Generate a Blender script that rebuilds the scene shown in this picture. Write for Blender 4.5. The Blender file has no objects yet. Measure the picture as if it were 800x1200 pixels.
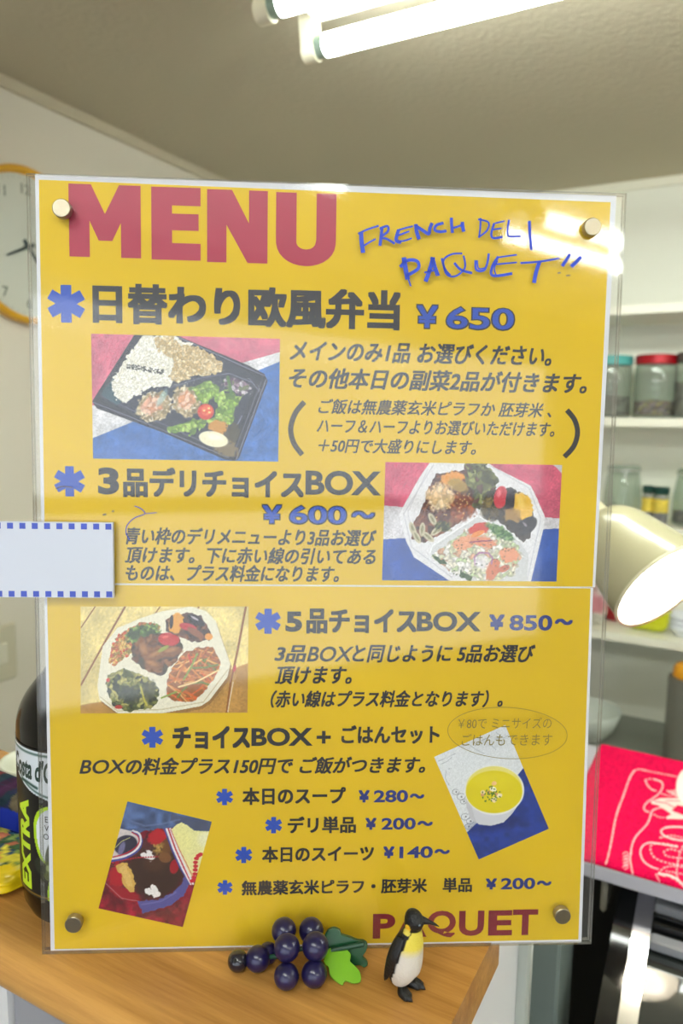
import bpy, bmesh, math, random
import numpy as np
from mathutils import Matrix, Vector
random.seed(4)
SC = bpy.context.scene
COL = SC.collection
# ------------------------------------------------------------------ camera
CZ = 1.68                                    # camera height above the floor
FPX = 860.0                                  # focal length in pixels of the 800 x 1200 frame
_a, _p, _r = math.radians(28.5), math.atan(110 / FPX), math.radians(-1.0)
_fh = np.array([-math.sin(_a), math.cos(_a), 0.0]); _z = np.array([0, 0, 1.0])
FW = math.cos(_p) * _fh - math.sin(_p) * _z
_R0 = np.array([math.cos(_a), math.sin(_a), 0.0]); _U0 = math.sin(_p) * _fh + math.cos(_p) * _z
RT = math.cos(_r) * _R0 - math.sin(_r) * _U0
UP = math.sin(_r) * _R0 + math.cos(_r) * _U0
EYE = np.array([0, 0, CZ])
cam_data = bpy.data.cameras.new('camera')
cam = bpy.data.objects.new('camera', cam_data); COL.objects.link(cam)
M = Matrix.Identity(4)
for i in range(3):
    M[i][0], M[i][1], M[i][2], M[i][3] = RT[i], UP[i], -FW[i], EYE[i]
cam.matrix_world = M
cam_data.sensor_fit = 'VERTICAL'; cam_data.sensor_height = 36; cam_data.sensor_width = 24
cam_data.lens = FPX / 1200 * 36
cam_data.clip_start = 0.01; cam_data.clip_end = 60
cam_data.dof.use_dof = True; cam_data.dof.focus_distance = 0.405; cam_data.dof.aperture_fstop = 8.5
SC.camera = cam
# ------------------------------------------------------------------ world, light, exposure
def lin(c):
    return tuple((v / 255 / 12.92 if v <= 10.3 else ((v / 255 + 0.055) / 1.055) ** 2.4) for v in c)
world = bpy.data.worlds.new('world'); SC.world = world; world.use_nodes = True
_bg = world.node_tree.nodes['Background']
_bg.inputs[0].default_value = (0.86, 0.93, 1.0, 1); _bg.inputs[1].default_value = 2.6      # overcast daylight outside
SC.view_settings.view_transform = 'Standard'; SC.view_settings.look = 'None'
SC.view_settings.exposure = 0.0; SC.view_settings.gamma = 1.0
SC.view_settings.use_curve_mapping = False
TUBE_GLOW = 28.0
LAMP_GLOW = 26.0
WIN = (-0.9, 2.1, 0.95, 2.18, -1.35)           # front window: x0, x1, z0, z1, y
pl = bpy.data.lights.new('window_daylight', 'AREA'); pl.shape = 'RECTANGLE'
pl.size = WIN[1] - WIN[0]; pl.size_y = WIN[3] - WIN[2]; pl.cycles.is_portal = True
po = bpy.data.objects.new('window_daylight', pl); COL.objects.link(po)
po.location = ((WIN[0] + WIN[1]) / 2, WIN[4] - 0.12, (WIN[2] + WIN[3]) / 2); po.rotation_euler = (math.radians(90), 0, 0)

# ------------------------------------------------------------------ helpers: geometry of the view (photo pixels to places in the room)
def ray(x, y): return RT * (x - 400) / FPX + UP * (600 - y) / FPX + FW
def on_z(x, y, z): d = ray(x, y); return EYE + d * (z - CZ) / d[2]
def on_x(x, y, X): d = ray(x, y); return EYE + d * X / d[0]
def on_y(x, y, Y): d = ray(x, y); return EYE + d * Y / d[1]
def on_plane(x, y, P, n): d = ray(x, y); return EYE + d * (np.dot(np.array(P) - EYE, n) / np.dot(d, n))
def to_px(P):
    Q = np.asarray(P, float) - EYE; w = Q @ FW
    return 400 + FPX * (Q @ RT) / w, 600 - FPX * (Q @ UP) / w

# ------------------------------------------------------------------ helpers: materials
def mat(name, col, rough=0.5, metal=0.0, spec=0.5, bump=0.0, bscale=60, var=0.0, vscale=8, coat=0.0):
    m = bpy.data.materials.new(name); m.use_nodes = True
    nt = m.node_tree; b = nt.nodes['Principled BSDF']
    c = lin(col)
    b.inputs['Base Color'].default_value = (*c, 1); b.inputs['Roughness'].default_value = rough
    b.inputs['Metallic'].default_value = metal; b.inputs['Specular IOR Level'].default_value = spec
    b.inputs['Coat Weight'].default_value = coat
    tc = nt.nodes.new('ShaderNodeTexCoord')
    if bump:
        n = nt.nodes.new('ShaderNodeTexNoise'); n.inputs['Scale'].default_value = bscale; n.inputs['Detail'].default_value = 5
        nt.links.new(tc.outputs['Object'], n.inputs['Vector'])
        u = nt.nodes.new('ShaderNodeBump'); u.inputs['Strength'].default_value = bump; u.inputs['Distance'].default_value = 0.002
        nt.links.new(n.outputs[0], u.inputs['Height']); nt.links.new(u.outputs[0], b.inputs['Normal'])
    if var:
        n = nt.nodes.new('ShaderNodeTexNoise'); n.inputs['Scale'].default_value = vscale; n.inputs['Detail'].default_value = 4
        nt.links.new(tc.outputs['Object'], n.inputs['Vector'])
        r = nt.nodes.new('ShaderNodeValToRGB'); r.color_ramp.elements[0].position = 0.3; r.color_ramp.elements[1].position = 0.7
        r.color_ramp.elements[0].color = (*[v * (1 - var) for v in c], 1); r.color_ramp.elements[1].color = (*[min(1, v * (1 + var)) for v in c], 1)
        nt.links.new(n.outputs[0], r.inputs[0]); nt.links.new(r.outputs[0], b.inputs['Base Color'])
    return m
def vmat(name, rough=0.6, spec=0.4, bump=0.0, bscale=200):
    m = mat(name, (255, 255, 255), rough, spec=spec, bump=bump, bscale=bscale); nt = m.node_tree
    a = nt.nodes.new('ShaderNodeVertexColor'); a.layer_name = 'print'
    nt.links.new(a.outputs[0], nt.nodes['Principled BSDF'].inputs['Base Color'])
    return m
def clear(name, ior=1.49, tint=(255, 255, 255), rough=0.02, haze=0.0):
    m = bpy.data.materials.new(name); m.use_nodes = True; nt = m.node_tree; nt.nodes.remove(nt.nodes['Principled BSDF'])
    out = nt.nodes['Material Output']
    t = nt.nodes.new('ShaderNodeBsdfTransparent'); t.inputs[0].default_value = (*lin(tint), 1)
    g = nt.nodes.new('ShaderNodeBsdfGlossy'); g.inputs['Roughness'].default_value = rough
    fr = nt.nodes.new('ShaderNodeFresnel'); fr.inputs[0].default_value = ior
    ge = nt.nodes.new('ShaderNodeNewGeometry'); mi = nt.nodes.new('ShaderNodeMix')      # same Fresnel curve on both faces of the pane
    mi.inputs[2].default_value = ior; mi.inputs[3].default_value = 1 / ior
    nt.links.new(ge.outputs['Backfacing'], mi.inputs[0]); nt.links.new(mi.outputs[0], fr.inputs[0])
    mx = nt.nodes.new('ShaderNodeMixShader')
    nt.links.new(fr.outputs[0], mx.inputs[0]); nt.links.new(g.outputs[0], mx.inputs[2])
    if haze:
        d = nt.nodes.new('ShaderNodeBsdfDiffuse'); d.inputs[0].default_value = (0.8, 0.8, 0.8, 1)
        mh = nt.nodes.new('ShaderNodeMixShader'); mh.inputs[0].default_value = haze
        nt.links.new(t.outputs[0], mh.inputs[1]); nt.links.new(d.outputs[0], mh.inputs[2]); nt.links.new(mh.outputs[0], mx.inputs[1])
    else:
        nt.links.new(t.outputs[0], mx.inputs[1])
    nt.links.new(mx.outputs[0], out.inputs[0]); return m
def glow(name, col, s):
    m = bpy.data.materials.new(name); m.use_nodes = True; nt = m.node_tree
    b = nt.nodes['Principled BSDF']; b.inputs['Base Color'].default_value = (0.8, 0.8, 0.8, 1)
    b.inputs['Emission Color'].default_value = (*lin(col), 1); b.inputs['Emission Strength'].default_value = s
    return m
def wood(name, c0, c1, axis=0, fine=1.0, gloss=0.35):
    m = mat(name, c0, gloss, spec=0.4); nt = m.node_tree; b = nt.nodes['Principled BSDF']
    tc = nt.nodes.new('ShaderNodeTexCoord'); mp = nt.nodes.new('ShaderNodeMapping')
    sc = [30 * fine] * 3; sc[axis] = 1.6 * fine; mp.inputs['Scale'].default_value = sc
    nt.links.new(tc.outputs['Object'], mp.inputs[0])
    n = nt.nodes.new('ShaderNodeTexNoise'); n.inputs['Scale'].default_value = 1.0; n.inputs['Detail'].default_value = 3; n.inputs['Distortion'].default_value = 0.4
    nt.links.new(mp.outputs[0], n.inputs[0])
    n2 = nt.nodes.new('ShaderNodeTexNoise'); n2.inputs['Scale'].default_value = 7.0; n2.inputs['Detail'].default_value = 6; n2.inputs['Roughness'].default_value = 0.7
    nt.links.new(mp.outputs[0], n2.inputs[0])
    ad = nt.nodes.new('ShaderNodeMath'); ad.operation = 'MULTIPLY_ADD'; ad.inputs[1].default_value = 0.45
    nt.links.new(n2.outputs[0], ad.inputs[0])
    ml = nt.nodes.new('ShaderNodeMath'); ml.operation = 'MULTIPLY'; ml.inputs[1].default_value = 0.55
    nt.links.new(n.outputs[0], ml.inputs[0]); nt.links.new(ml.outputs[0], ad.inputs[2])
    r = nt.nodes.new('ShaderNodeValToRGB'); r.color_ramp.elements[0].position = 0.36; r.color_ramp.elements[1].position = 0.62
    r.color_ramp.elements[0].color = (*lin(c0), 1); r.color_ramp.elements[1].color = (*lin(c1), 1)
    nt.links.new(ad.outputs[0], r.inputs[0]); nt.links.new(r.outputs[0], b.inputs['Base Color'])
    u = nt.nodes.new('ShaderNodeBump'); u.inputs['Strength'].default_value = 0.15; u.inputs['Distance'].default_value = 0.0006
    nt.links.new(n2.outputs[0], u.inputs['Height']); nt.links.new(u.outputs[0], b.inputs['Normal'])
    return m

# ------------------------------------------------------------------ helpers: objects
def tag(o, label=None, cat=None, group=None, kind=None):
    if label: o['label'] = label
    if cat: o['category'] = cat
    if group: o['group'] = group
    if kind: o['kind'] = kind
    return o
def empty(name, loc=(0, 0, 0), rot=None, label=None, cat=None, group=None):
    o = bpy.data.objects.new(name, None); COL.objects.link(o); o.empty_display_size = 0.02
    o.location = loc
    if rot is not None: o.rotation_euler = rot
    return tag(o, label, cat, group)
def mesh_obj(name, verts, faces, mats, parent=None, smooth=False, midx=None, origin=None, colors=None):
    me = bpy.data.meshes.new(name); verts = np.asarray(verts, float)
    if origin is not None: verts = verts - np.array(origin)
    me.from_pydata(verts.tolist(), [], faces if isinstance(faces, list) else faces.tolist())
    for m in (mats if isinstance(mats, (list, tuple)) else [mats]): me.materials.append(m)
    if midx is not None: me.polygons.foreach_set('material_index', midx)
    if smooth: me.polygons.foreach_set('use_smooth', [True] * len(me.polygons))
    if colors is not None:
        ca = me.color_attributes.new('print', 'FLOAT_COLOR', 'POINT')
        c4 = np.ones((len(verts), 4)); c4[:, :3] = colors; ca.data.foreach_set('color', c4.ravel())
    me.update()
    o = bpy.data.objects.new(name, me); COL.objects.link(o)
    if origin is not None: o.location = origin
    if parent: o.parent = parent
    return o
class MB:
    def __init__(s): s.v = []; s.f = []; s.m = []
    def add(s, vs, fs, k=0):
        b = len(s.v); s.v += [tuple(map(float, q)) for q in vs]; s.f += [tuple(i + b for i in q) for q in fs]; s.m += [k] * len(fs); return s
    def box(s, x0, x1, y0, y1, z0, z1, k=0, bev=0.0):
        if bev:
            b = bev
            vs = []
            for z, e in ((z0, b), (z0 + b, 0), (z1 - b, 0), (z1, b)):
                xa, xb, ya, yb = x0 + e, x1 - e, y0 + e, y1 - e; c = b if e == 0 else b * 0.5
                vs += [(xa + c, ya, z), (xb - c, ya, z), (xb, ya + c, z), (xb, yb - c, z), (xb - c, yb, z), (xa + c, yb, z), (xa, yb - c, z), (xa, ya + c, z)]
            fs = [tuple(range(7, -1, -1)), tuple(range(24, 32))]
            for r in range(3):
                for i in range(8): j = (i + 1) % 8; fs.append((r * 8 + i, r * 8 + j, r * 8 + 8 + j, r * 8 + 8 + i))
            return s.add(vs, fs, k)
        vs = [(x, y, z) for z in (z0, z1) for (x, y) in ((x0, y0), (x1, y0), (x1, y1), (x0, y1))]
        return s.add(vs, [(3, 2, 1, 0), (4, 5, 6, 7), (0, 1, 5, 4), (1, 2, 6, 5), (2, 3, 7, 6), (3, 0, 4, 7)], k)
    def tube(s, pts, r, n=16, k=0, cap=True):
        pts = [np.array(p, float) for p in pts]; rs = r if isinstance(r, (list, tuple)) else [r] * len(pts)
        b = len(s.v); ref = None
        for i, p in enumerate(pts):
            d = pts[min(i + 1, len(pts) - 1)] - pts[max(i - 1, 0)]; d /= np.linalg.norm(d)
            if ref is None:
                ref = np.cross(d, (0, 0, 1.0)) if abs(d[2]) < 0.9 else np.cross(d, (0, 1.0, 0))
            ref = ref - d * np.dot(ref, d); ref /= np.linalg.norm(ref); w = np.cross(d, ref)
            for j in range(n):
                t = 2 * math.pi * j / n; q = p + rs[i] * (math.cos(t) * ref + math.sin(t) * w); s.v.append(tuple(q))
        for i in range(len(pts) - 1):
            for j in range(n):
                l = (j + 1) % n; s.f.append((b + i * n + j, b + i * n + l, b + i * n + n + l, b + i * n + n + j)); s.m.append(k)
        if cap:
            s.f.append(tuple(b + n - 1 - j for j in range(n))); s.f.append(tuple(b + (len(pts) - 1) * n + j for j in range(n))); s.m += [k, k]
        return s
    def lathe(s, prof, n=32, k=0, T=None, ks=None):
        b = len(s.v)
        for (r, z) in prof:
            for j in range(n):
                t = 2 * math.pi * j / n; q = np.array([r * math.cos(t), r * math.sin(t), z])
                s.v.append(tuple(T(q)) if T else tuple(q))
        for i in range(len(prof) - 1):
            for j in range(n):
                l = (j + 1) % n; s.f.append((b + i * n + j, b + i * n + l, b + i * n + n + l, b + i * n + n + j)); s.m.append(ks[i] if ks else k)
        return s
    def ball(s, c, r, n=20, k=0, T=None):
        rr = r if isinstance(r, (list, tuple)) else (r, r, r); b = len(s.v); m = n // 2
        for i in range(m + 1):
            f = math.pi * i / m
            for j in range(n):
                t = 2 * math.pi * j / n; q = np.array([rr[0] * math.sin(f) * math.cos(t), rr[1] * math.sin(f) * math.sin(t), rr[2] * math.cos(f)])
                if T is not None: q = T @ q
                s.v.append(tuple(q + np.array(c)))
        for i in range(m):
            for j in range(n):
                l = (j + 1) % n; s.f.append((b + i * n + j, b + i * n + n + j, b + i * n + n + l, b + i * n + l)); s.m.append(k)
        return s
    def prism(s, poly, d, k=0):
        """poly: 3-D outline points, d: extrusion vector"""
        n = len(poly); d = np.array(d); vs = [np.array(p) for p in poly] + [np.array(p) + d for p in poly]
        fs = [tuple(range(n - 1, -1, -1)), tuple(range(n, 2 * n))] + [(i, (i + 1) % n, n + (i + 1) % n, n + i) for i in range(n)]
        return s.add(vs, fs, k)
    def build(s, name, mats, parent=None, smooth=False, origin=None, label=None, cat=None, group=None, kind=None, auto=False):
        o = mesh_obj(name, s.v, s.f, mats, parent, smooth or auto, s.m, origin)
        if auto:
            md = o.modifiers.new('edges', 'EDGE_SPLIT'); md.split_angle = math.radians(35)
        return tag(o, label, cat, group, kind)
def smooth_line(pts, n=6, closed=False):
    P = np.array(pts, float); out = []; N = len(P)
    for i in range(N if closed else N - 1):
        p0, p1, p2, p3 = (P[(i - 1) % N], P[i], P[(i + 1) % N], P[(i + 2) % N]) if closed else (P[max(i - 1, 0)], P[i], P[i + 1], P[min(i + 2, N - 1)])
        for k in range(n):
            t = k / n; out.append(0.5 * (2 * p1 + (p2 - p0) * t + (2 * p0 - 5 * p1 + 4 * p2 - p3) * t * t + (3 * p1 - p0 - 3 * p2 + p3) * t ** 3))
    if not closed: out.append(P[-1])
    return np.array(out)

# ------------------------------------------------------------------ helpers: lettering and printed pictures
_tc = {}
def glyphs(body, off=0.0):
    if (body, off) in _tc: return _tc[(body, off)]
    c = bpy.data.curves.new('t', 'FONT'); c.body = body; c.resolution_u = 4; c.offset = off
    o = bpy.data.objects.new('t', c); COL.objects.link(o)
    dg = bpy.context.evaluated_depsgraph_get(); me = bpy.data.meshes.new_from_object(o.evaluated_get(dg))
    v = np.array([q.co[:2] for q in me.vertices]); f = [tuple(p.vertices) for p in me.polygons]
    bpy.data.objects.remove(o); bpy.data.curves.remove(c); bpy.data.meshes.remove(me)
    _tc[(body, off)] = (v, f); return v, f
def bold(body, w, shear=0.0):
    ascii_ = all(ord(ch) < 128 for ch in body)
    v, f = glyphs(body, w if ascii_ else 0.0); v = v.copy(); v[:, 0] += shear * v[:, 1]
    offs = [(0, 0)] if w <= 0 or ascii_ else [(i * w, j * w * .8) for i in (-1, 0, 1) for j in (-1, 0, 1) if (i, j) != (0, 0)]
    V = []; F = []
    for i, (dx, dy) in enumerate(offs):
        b = i * len(v); V.append(np.c_[v + (dx, dy), np.full(len(v), i * 1.0)]); F += [tuple(q + b for q in p) for p in f]
    return np.vstack(V), F
def hsh(ix, iy, s):
    h = (ix.astype(np.int64) * 374761393 + iy.astype(np.int64) * 668265263 + s * 974634777) & 0x7fffffff
    h = ((h ^ (h >> 13)) * 1274126177) & 0x7fffffff
    return ((h ^ (h >> 16)) & 0xffff) / 65535.0
def vnoise(X, Y, sc, s=0):
    x, y = X / sc, Y / sc; ix, iy = np.floor(x), np.floor(y); fx, fy = x - ix, y - iy
    fx = fx * fx * (3 - 2 * fx); fy = fy * fy * (3 - 2 * fy)
    return (hsh(ix, iy, s) * (1 - fx) + hsh(ix + 1, iy, s) * fx) * (1 - fy) + (hsh(ix, iy + 1, s) * (1 - fx) + hsh(ix + 1, iy + 1, s) * fx) * fy
class Paint:
    """colours for the vertices of a flat print, laid down in the zoomed photo's coordinates"""
    def __init__(s, X, Y, base): s.X, s.Y = X, Y; s.C = np.tile(np.array(base, float), (len(X), 1))
    def put(s, m, col, a=1.0):
        m = np.clip(m, 0, 1)[:, None] * a; s.C = s.C * (1 - m) + np.array(col, float) * m; return m[:, 0]
    def pm(s, poly, wob=0.0, ws=12):
        X, Y = s.X, s.Y
        if wob: X = X + wob * (vnoise(X, Y, ws, 3) - .5) * 2; Y = Y + wob * (vnoise(s.X, Y, ws, 7) - .5) * 2
        ins = np.zeros(len(X), bool); n = len(poly)
        for i in range(n):
            (x0, y0), (x1, y1) = poly[i], poly[(i + 1) % n]
            if y0 == y1: continue
            c = ((y0 > Y) != (y1 > Y)) & (X < (x1 - x0) * (Y - y0) / (y1 - y0) + x0); ins ^= c
        return ins.astype(float)
    def poly(s, poly, col, wob=0.0, ws=12, a=1.0): return s.put(s.pm(poly, wob, ws), col, a)
    def em(s, cx, cy, rx, ry, ang=0, soft=0.12, wob=0.0):
        t = math.radians(ang); X, Y = s.X - cx, s.Y - cy
        u = (X * math.cos(t) + Y * math.sin(t)) / rx; v = (-X * math.sin(t) + Y * math.cos(t)) / ry
        d = np.hypot(u, v) + wob * (vnoise(s.X, s.Y, 9, 5) - .5); return np.clip((1 - d) / soft + .5, 0, 1)
    def ell(s, cx, cy, rx, ry, col, ang=0, soft=0.12, a=1.0, wob=0.0): return s.put(s.em(cx, cy, rx, ry, ang, soft, wob), col, a)
    def line(s, pts, w, col, a=1.0, dash=0):
        d = np.full(len(s.X), 1e9); L = np.zeros(len(s.X)); acc = 0
        for (x0, y0), (x1, y1) in zip(pts[:-1], pts[1:]):
            l = math.hypot(x1 - x0, y1 - y0) + 1e-9; t = np.clip(((s.X - x0) * (x1 - x0) + (s.Y - y0) * (y1 - y0)) / l / l, 0, 1)
            q = np.hypot(s.X - x0 - t * (x1 - x0), s.Y - y0 - t * (y1 - y0)); k = q < d; d[k] = q[k]; L[k] = acc + t[k] * l; acc += l
        m = np.clip((w / 2 - d) / 1.2 + .5, 0, 1)
        if dash: m = m * ((L % dash) < dash * .62)
        return s.put(m, col, a)
    def cells(s, m, size, cols, sd=0, edge=0.35, a=1.0):
        """chunks of food: jittered cells, each with one of the colours, darker in the gaps"""
        WX = s.X + size * 1.1 * (vnoise(s.X, s.Y, size * .8, sd + 31) - .5); WY = s.Y + size * 1.1 * (vnoise(s.X, s.Y, size * .8, sd + 37) - .5)
        ix, iy = np.floor(WX / size), np.floor(WY / size); best = np.full(len(s.X), 1e9); sec = best.copy(); cid = np.zeros(len(s.X))
        for dx in (-1, 0, 1):
            for dy in (-1, 0, 1):
                jx, jy = ix + dx, iy + dy; px = (jx + hsh(jx, jy, sd)) * size; py = (jy + hsh(jx, jy, sd + 1)) * size
                d = np.hypot(WX - px, WY - py); c = hsh(jx, jy, sd + 2); k = d < best
                sec = np.where(k, best, np.minimum(sec, d)); cid = np.where(k, c, cid); best = np.where(k, d, best)
        cc = np.array(cols, float)[np.minimum((cid * len(cols)).astype(int), len(cols) - 1)]
        g = np.clip((sec - best) / size * 2.2, 0, 1); edge = edge * .6; cc = cc * (1 - edge + edge * g)[:, None] * (.9 + .2 * vnoise(s.X, s.Y, size * .35, sd + 5))[:, None] * (1.06 - .12 * np.clip(best / size, 0, 1))[:, None]
        m = np.clip(m, 0, 1)[:, None] * a; s.C = s.C * (1 - m) + cc * m
    def grain(s, amt, sc=4, sd=9, m=None):
        n = 1 + amt * (vnoise(s.X, s.Y, sc, sd) - .5) * 2; n = n if m is None else 1 + (n - 1) * m; s.C = s.C * n[:, None]
    def out(s):
        c = np.clip(s.C, 0, 255) / 255; return np.where(c <= .04045, c / 12.92, ((c + .055) / 1.055) ** 2.4)
def grid_faces(nu, nv):
    i = np.arange(nu - 1); j = np.arange(nv - 1); I, J = np.meshgrid(i, j); a = (J * nu + I).ravel()
    return np.c_[a, a + 1, a + nu + 1, a + nu]
# ================================================================== the room
X0, X1, Y0, Y1, ZT = -1.325, 2.5, WIN[4], 2.21, CZ + 0.65
M_wall = mat('painted_wall', (231, 225, 210), 0.7, bump=0.08, bscale=90)
M_back = mat('painted_back_wall', (238, 239, 226), 0.6)
M_ceil = mat('textured_ceiling_paper', (194, 186, 163), 0.85, bump=0.9, bscale=75)
M_floor = mat('grey_vinyl', (140, 136, 126), 0.4, var=0.15)
M_trim = mat('trim_paint', (205, 196, 172), 0.5)
M_cream = mat('cream_shelf_paint', (242, 240, 222), 0.35)
M_white = mat('white_plastic', (232, 232, 228), 0.35)
M_black = mat('black_plastic', (22, 21, 20), 0.35)
M_chrome = mat('chrome', (225, 225, 228), 0.12, metal=1.0)
M_steel = mat('brushed_steel', (120, 124, 120), 0.35, metal=0.8)
MB().box(X0 - .1, X1 + .1, Y0 - .1, Y1 + .1, -.1, 0).build('floor', M_floor, kind='structure')
MB().box(X0 - .1, X1 + .1, Y0 - .1, Y1 + .1, ZT, ZT + .1).build('ceiling', M_ceil, kind='structure')
MB().box(X0 - .1, X0, Y0, Y1, 0, ZT).build('wall_left', M_wall, kind='structure')
MB().box(X1, X1 + .1, Y0, Y1, 0, ZT).build('wall_right', M_wall, kind='structure')
MB().box(X0 - .1, X1 + .1, Y1, Y1 + .1, 0, ZT).build('wall_back', M_back, kind='structure')
w = MB(); w.box(X0 - .1, WIN[0], Y0 - .1, Y0, 0, ZT).box(WIN[1], X1 + .1, Y0 - .1, Y0, 0, ZT).box(WIN[0], WIN[1], Y0 - .1, Y0, 0, WIN[2]).box(WIN[0], WIN[1], Y0 - .1, Y0, WIN[3], ZT)
w.build('wall_front', mat('front_wall_brown', (128, 112, 92), .6), kind='structure')
wn = empty('window_1', ((WIN[0] + WIN[1]) / 2, Y0, WIN[2])); wn['kind'] = 'structure'
fr = MB()
for a in (WIN[0], WIN[1] - .05): fr.box(a, a + .05, Y0 - .08, Y0 - .02, WIN[2], WIN[3])
for a in (WIN[2], WIN[3] - .05, CZ - .14): fr.box(WIN[0], WIN[1], Y0 - .08, Y0 - .02, a, a + .05)
o = fr.build('window_frame', M_steel, wn); o.matrix_parent_inverse = wn.matrix_world.inverted(); o.location = -Vector(wn.location)
o.matrix_parent_inverse = Matrix.Identity(4)
o = MB().box(WIN[0], WIN[1], Y0 - .052, Y0 - .048, WIN[2], WIN[3]).build('pane', clear('window_glass', 1.45), wn); o.location = -Vector(wn.location)
MB().box(X0, X0 + .012, Y0, Y1, ZT - .022, ZT).build('trim_1', M_trim, kind='structure')
MB().box(X0 + .012, X1, Y1 - .012, Y1, ZT - .022, ZT).build('trim_2', M_cream, kind='structure')

# ------------------------------------------------------------------ the half wall and the wooden counter ledge
ZC = CZ - 0.3022
hw = empty('wall_counter', (-.7, .4, 0)); hw['kind'] = 'structure'
M_grey = mat('grey_wall_board', (150, 150, 158), 0.6); M_whitep = mat('white_board', (222, 222, 226), 0.35)
xw = on_y(11.5, 1160, .275)[0]
b = MB(); b.box(xw, -.125, .278, .400, 0, ZC - .026).box(-.25, -.125, .400, .525, 0, ZC - .026); o = b.build('half_wall', [M_grey], hw); o.location = -Vector(hw.location)
b = MB(); b.box(X0, xw - .0015, .274, .400, 0, ZC - .026); o = b.build('white_panel', [M_whitep], hw); o.location = -Vector(hw.location)
b = MB(); b.box(-.1245, -.121, .278, .517, 0, ZC - .026); o = b.build('end_panel', [M_whitep], hw); o.location = -Vector(hw.location)
b = MB(); b.box(-.1235, -.112, .5175, .529, 0, ZC - .026, bev=.002); o = b.build('corner_strip', [mat('aluminium_strip', (190, 196, 190), .3, .3)], hw); o.location = -Vector(hw.location)
# rounded front edge, extruded along the counter
M_oak = wood('oak_counter', (156, 106, 48), (204, 152, 82), axis=0)
T = .027; yf, yb, xl, xr = .2405, .408, X0 + .001, -.107
prof = [(yb, -T), (yf + .013, -T)]
for k in range(0, 11):
    t = math.radians(-90 - 18 * k); prof.append((yf + .0135 + .0135 * math.cos(t), -T / 2 + (T / 2) * math.sin(t)))
prof += [(yf + .02, 0), (yb, 0)]
P = [(xl, y, ZC + z) for y, z in prof]
b = MB(); b.prism(P, (xr - xl, 0, 0))
ledge = b.build('counter_ledge', [M_oak], auto=True, origin=((xl + xr) / 2, .38, ZC), label='oak wooden counter ledge with rounded front edge carrying the menu board', cat='counter')

# poster beneath the ledge, on the half wall
c0 = on_y(132, 1188, .277); c1 = on_y(186, 1199, .277)
X = np.linspace(0, 1, 60); U_, V_ = np.meshgrid(X, X); px0, px1, pz1, pz0 = -.262, -.16, ZC - .037, ZC - .17
pv = np.c_[px0 + (px1 - px0) * U_.ravel(), np.full(3600, .2765), pz0 + (pz1 - pz0) * V_.ravel()]
pt = Paint(U_.ravel() * 100, V_.ravel() * 100, (196, 168, 122)); pt.poly([(0, 0), (7, 0), (7, 100), (0, 100)], (55, 110, 130)); pt.poly([(0, 92), (100, 92), (100, 100), (0, 100)], (90, 130, 135))
for k in range(5): pt.cells(pt.pm([(14, 76 - 14 * k), (90, 76 - 14 * k), (90, 84 - 14 * k), (14, 84 - 14 * k)]), 5, [(120, 80, 60), (196, 168, 122), (70, 60, 60)], k)
pt.grain(.2, 9)
tag(mesh_obj('poster', pv, grid_faces(60, 60), vmat('poster_print', .5), colors=pt.out(), origin=(px0, .2765, pz0)), 'small brown and teal poster on the grey wall under the counter ledge', 'poster')

# ================================================================== the menu board
SY, STI, SW, SH = .5478, .0413, .3144, .424
su = np.array([math.cos(SY), math.sin(SY), 0]); sh_ = np.array([-math.sin(SY), math.cos(SY), 0])
sv = math.cos(STI) * _z + math.sin(STI) * sh_; sn = -(math.cos(STI) * sh_ - math.sin(STI) * _z)
sc = np.array([-.1944, .3427, CZ - .0901]); so = sc - sv * SH / 2
R3 = Matrix([[su[i], sv[i], sn[i]] for i in range(3)])
sign = empty('menu_board', so, R3.to_euler(), 'large clear acrylic menu board with yellow menu sheets standing on the oak counter', 'sign')
def SP(x, y, n=0.0):
    P = on_plane(x, y, so + sn * n, sn) - so; return float(P @ su), float(P @ sv)
A_front = clear('acrylic_sheet', 1.49, (255, 255, 255), 0.05, haze=0.010); A_edge = mat('acrylic_edge', (205, 205, 196), 0.15, spec=.8)
_e = A_edge.node_tree.nodes['Principled BSDF']; A_edge = clear('acrylic_rim', 1.7, (214, 212, 204), .15, haze=.10)
def slab(name, n0, n1, grow=0.0):
    b = MB(); b.box(-SW / 2 - grow, SW / 2 + grow, 0, SH, n0, n1); b.m = [0, 0, 1, 1, 1, 1]
    return b.build(name, [A_front, A_edge], sign)
slab('front_acrylic', -.0028, 0); slab('back_acrylic', -.0062, -.0034)
b = MB()                                                             # the prop behind that keeps it upright
for s in (-.04,): b.prism([(s, 0, -.0063), (s, .09, -.0063), (s, 0, -.035)], (.003, 0, 0))
b.build('rear_foot', [clear('acrylic_foot', 1.3)], sign)
def flat(name, px, n, m, parent, th=0.0):
    pts = [SP(x, y, n) for x, y in px]
    b = MB()
    if th: b.prism([(u, v, n - th) for u, v in pts], (0, 0, th))
    else: b.add([(u, v, n) for u, v in pts], [tuple(range(len(pts) - 1, -1, -1))])
    return b.build(name, [m], parent)
M_paper = mat('white_paper', (220, 221, 230), 0.6, spec=.3)
M_yel = mat('yellow_ink', (217, 181, 10), 0.5, spec=.3, var=.05, vscale=9)
NP = -.0031
up = flat('upper_sheet', [(41, 204), (41, 204), (49.8, 683.5), (697, 688.2), (722, 229.5)][1:], NP, M_paper, sign, .0001)
lo = flat('lower_sheet', [(52, 684), (59.3, 1116), (681, 1104.5), (694.8, 688.8)], NP - .0001, M_paper, sign, .0001)
flat('background_print', [(45.5, 210.5), (53.3, 683), (694, 687.6), (715.2, 237)], NP + .00002, M_yel, up)
flat('background_print', [(54.8, 685), (64, 1112.3), (677.5, 1101), (691.8, 689.5)], NP - .00008, M_yel, lo)
NT = NP + .00008
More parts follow.
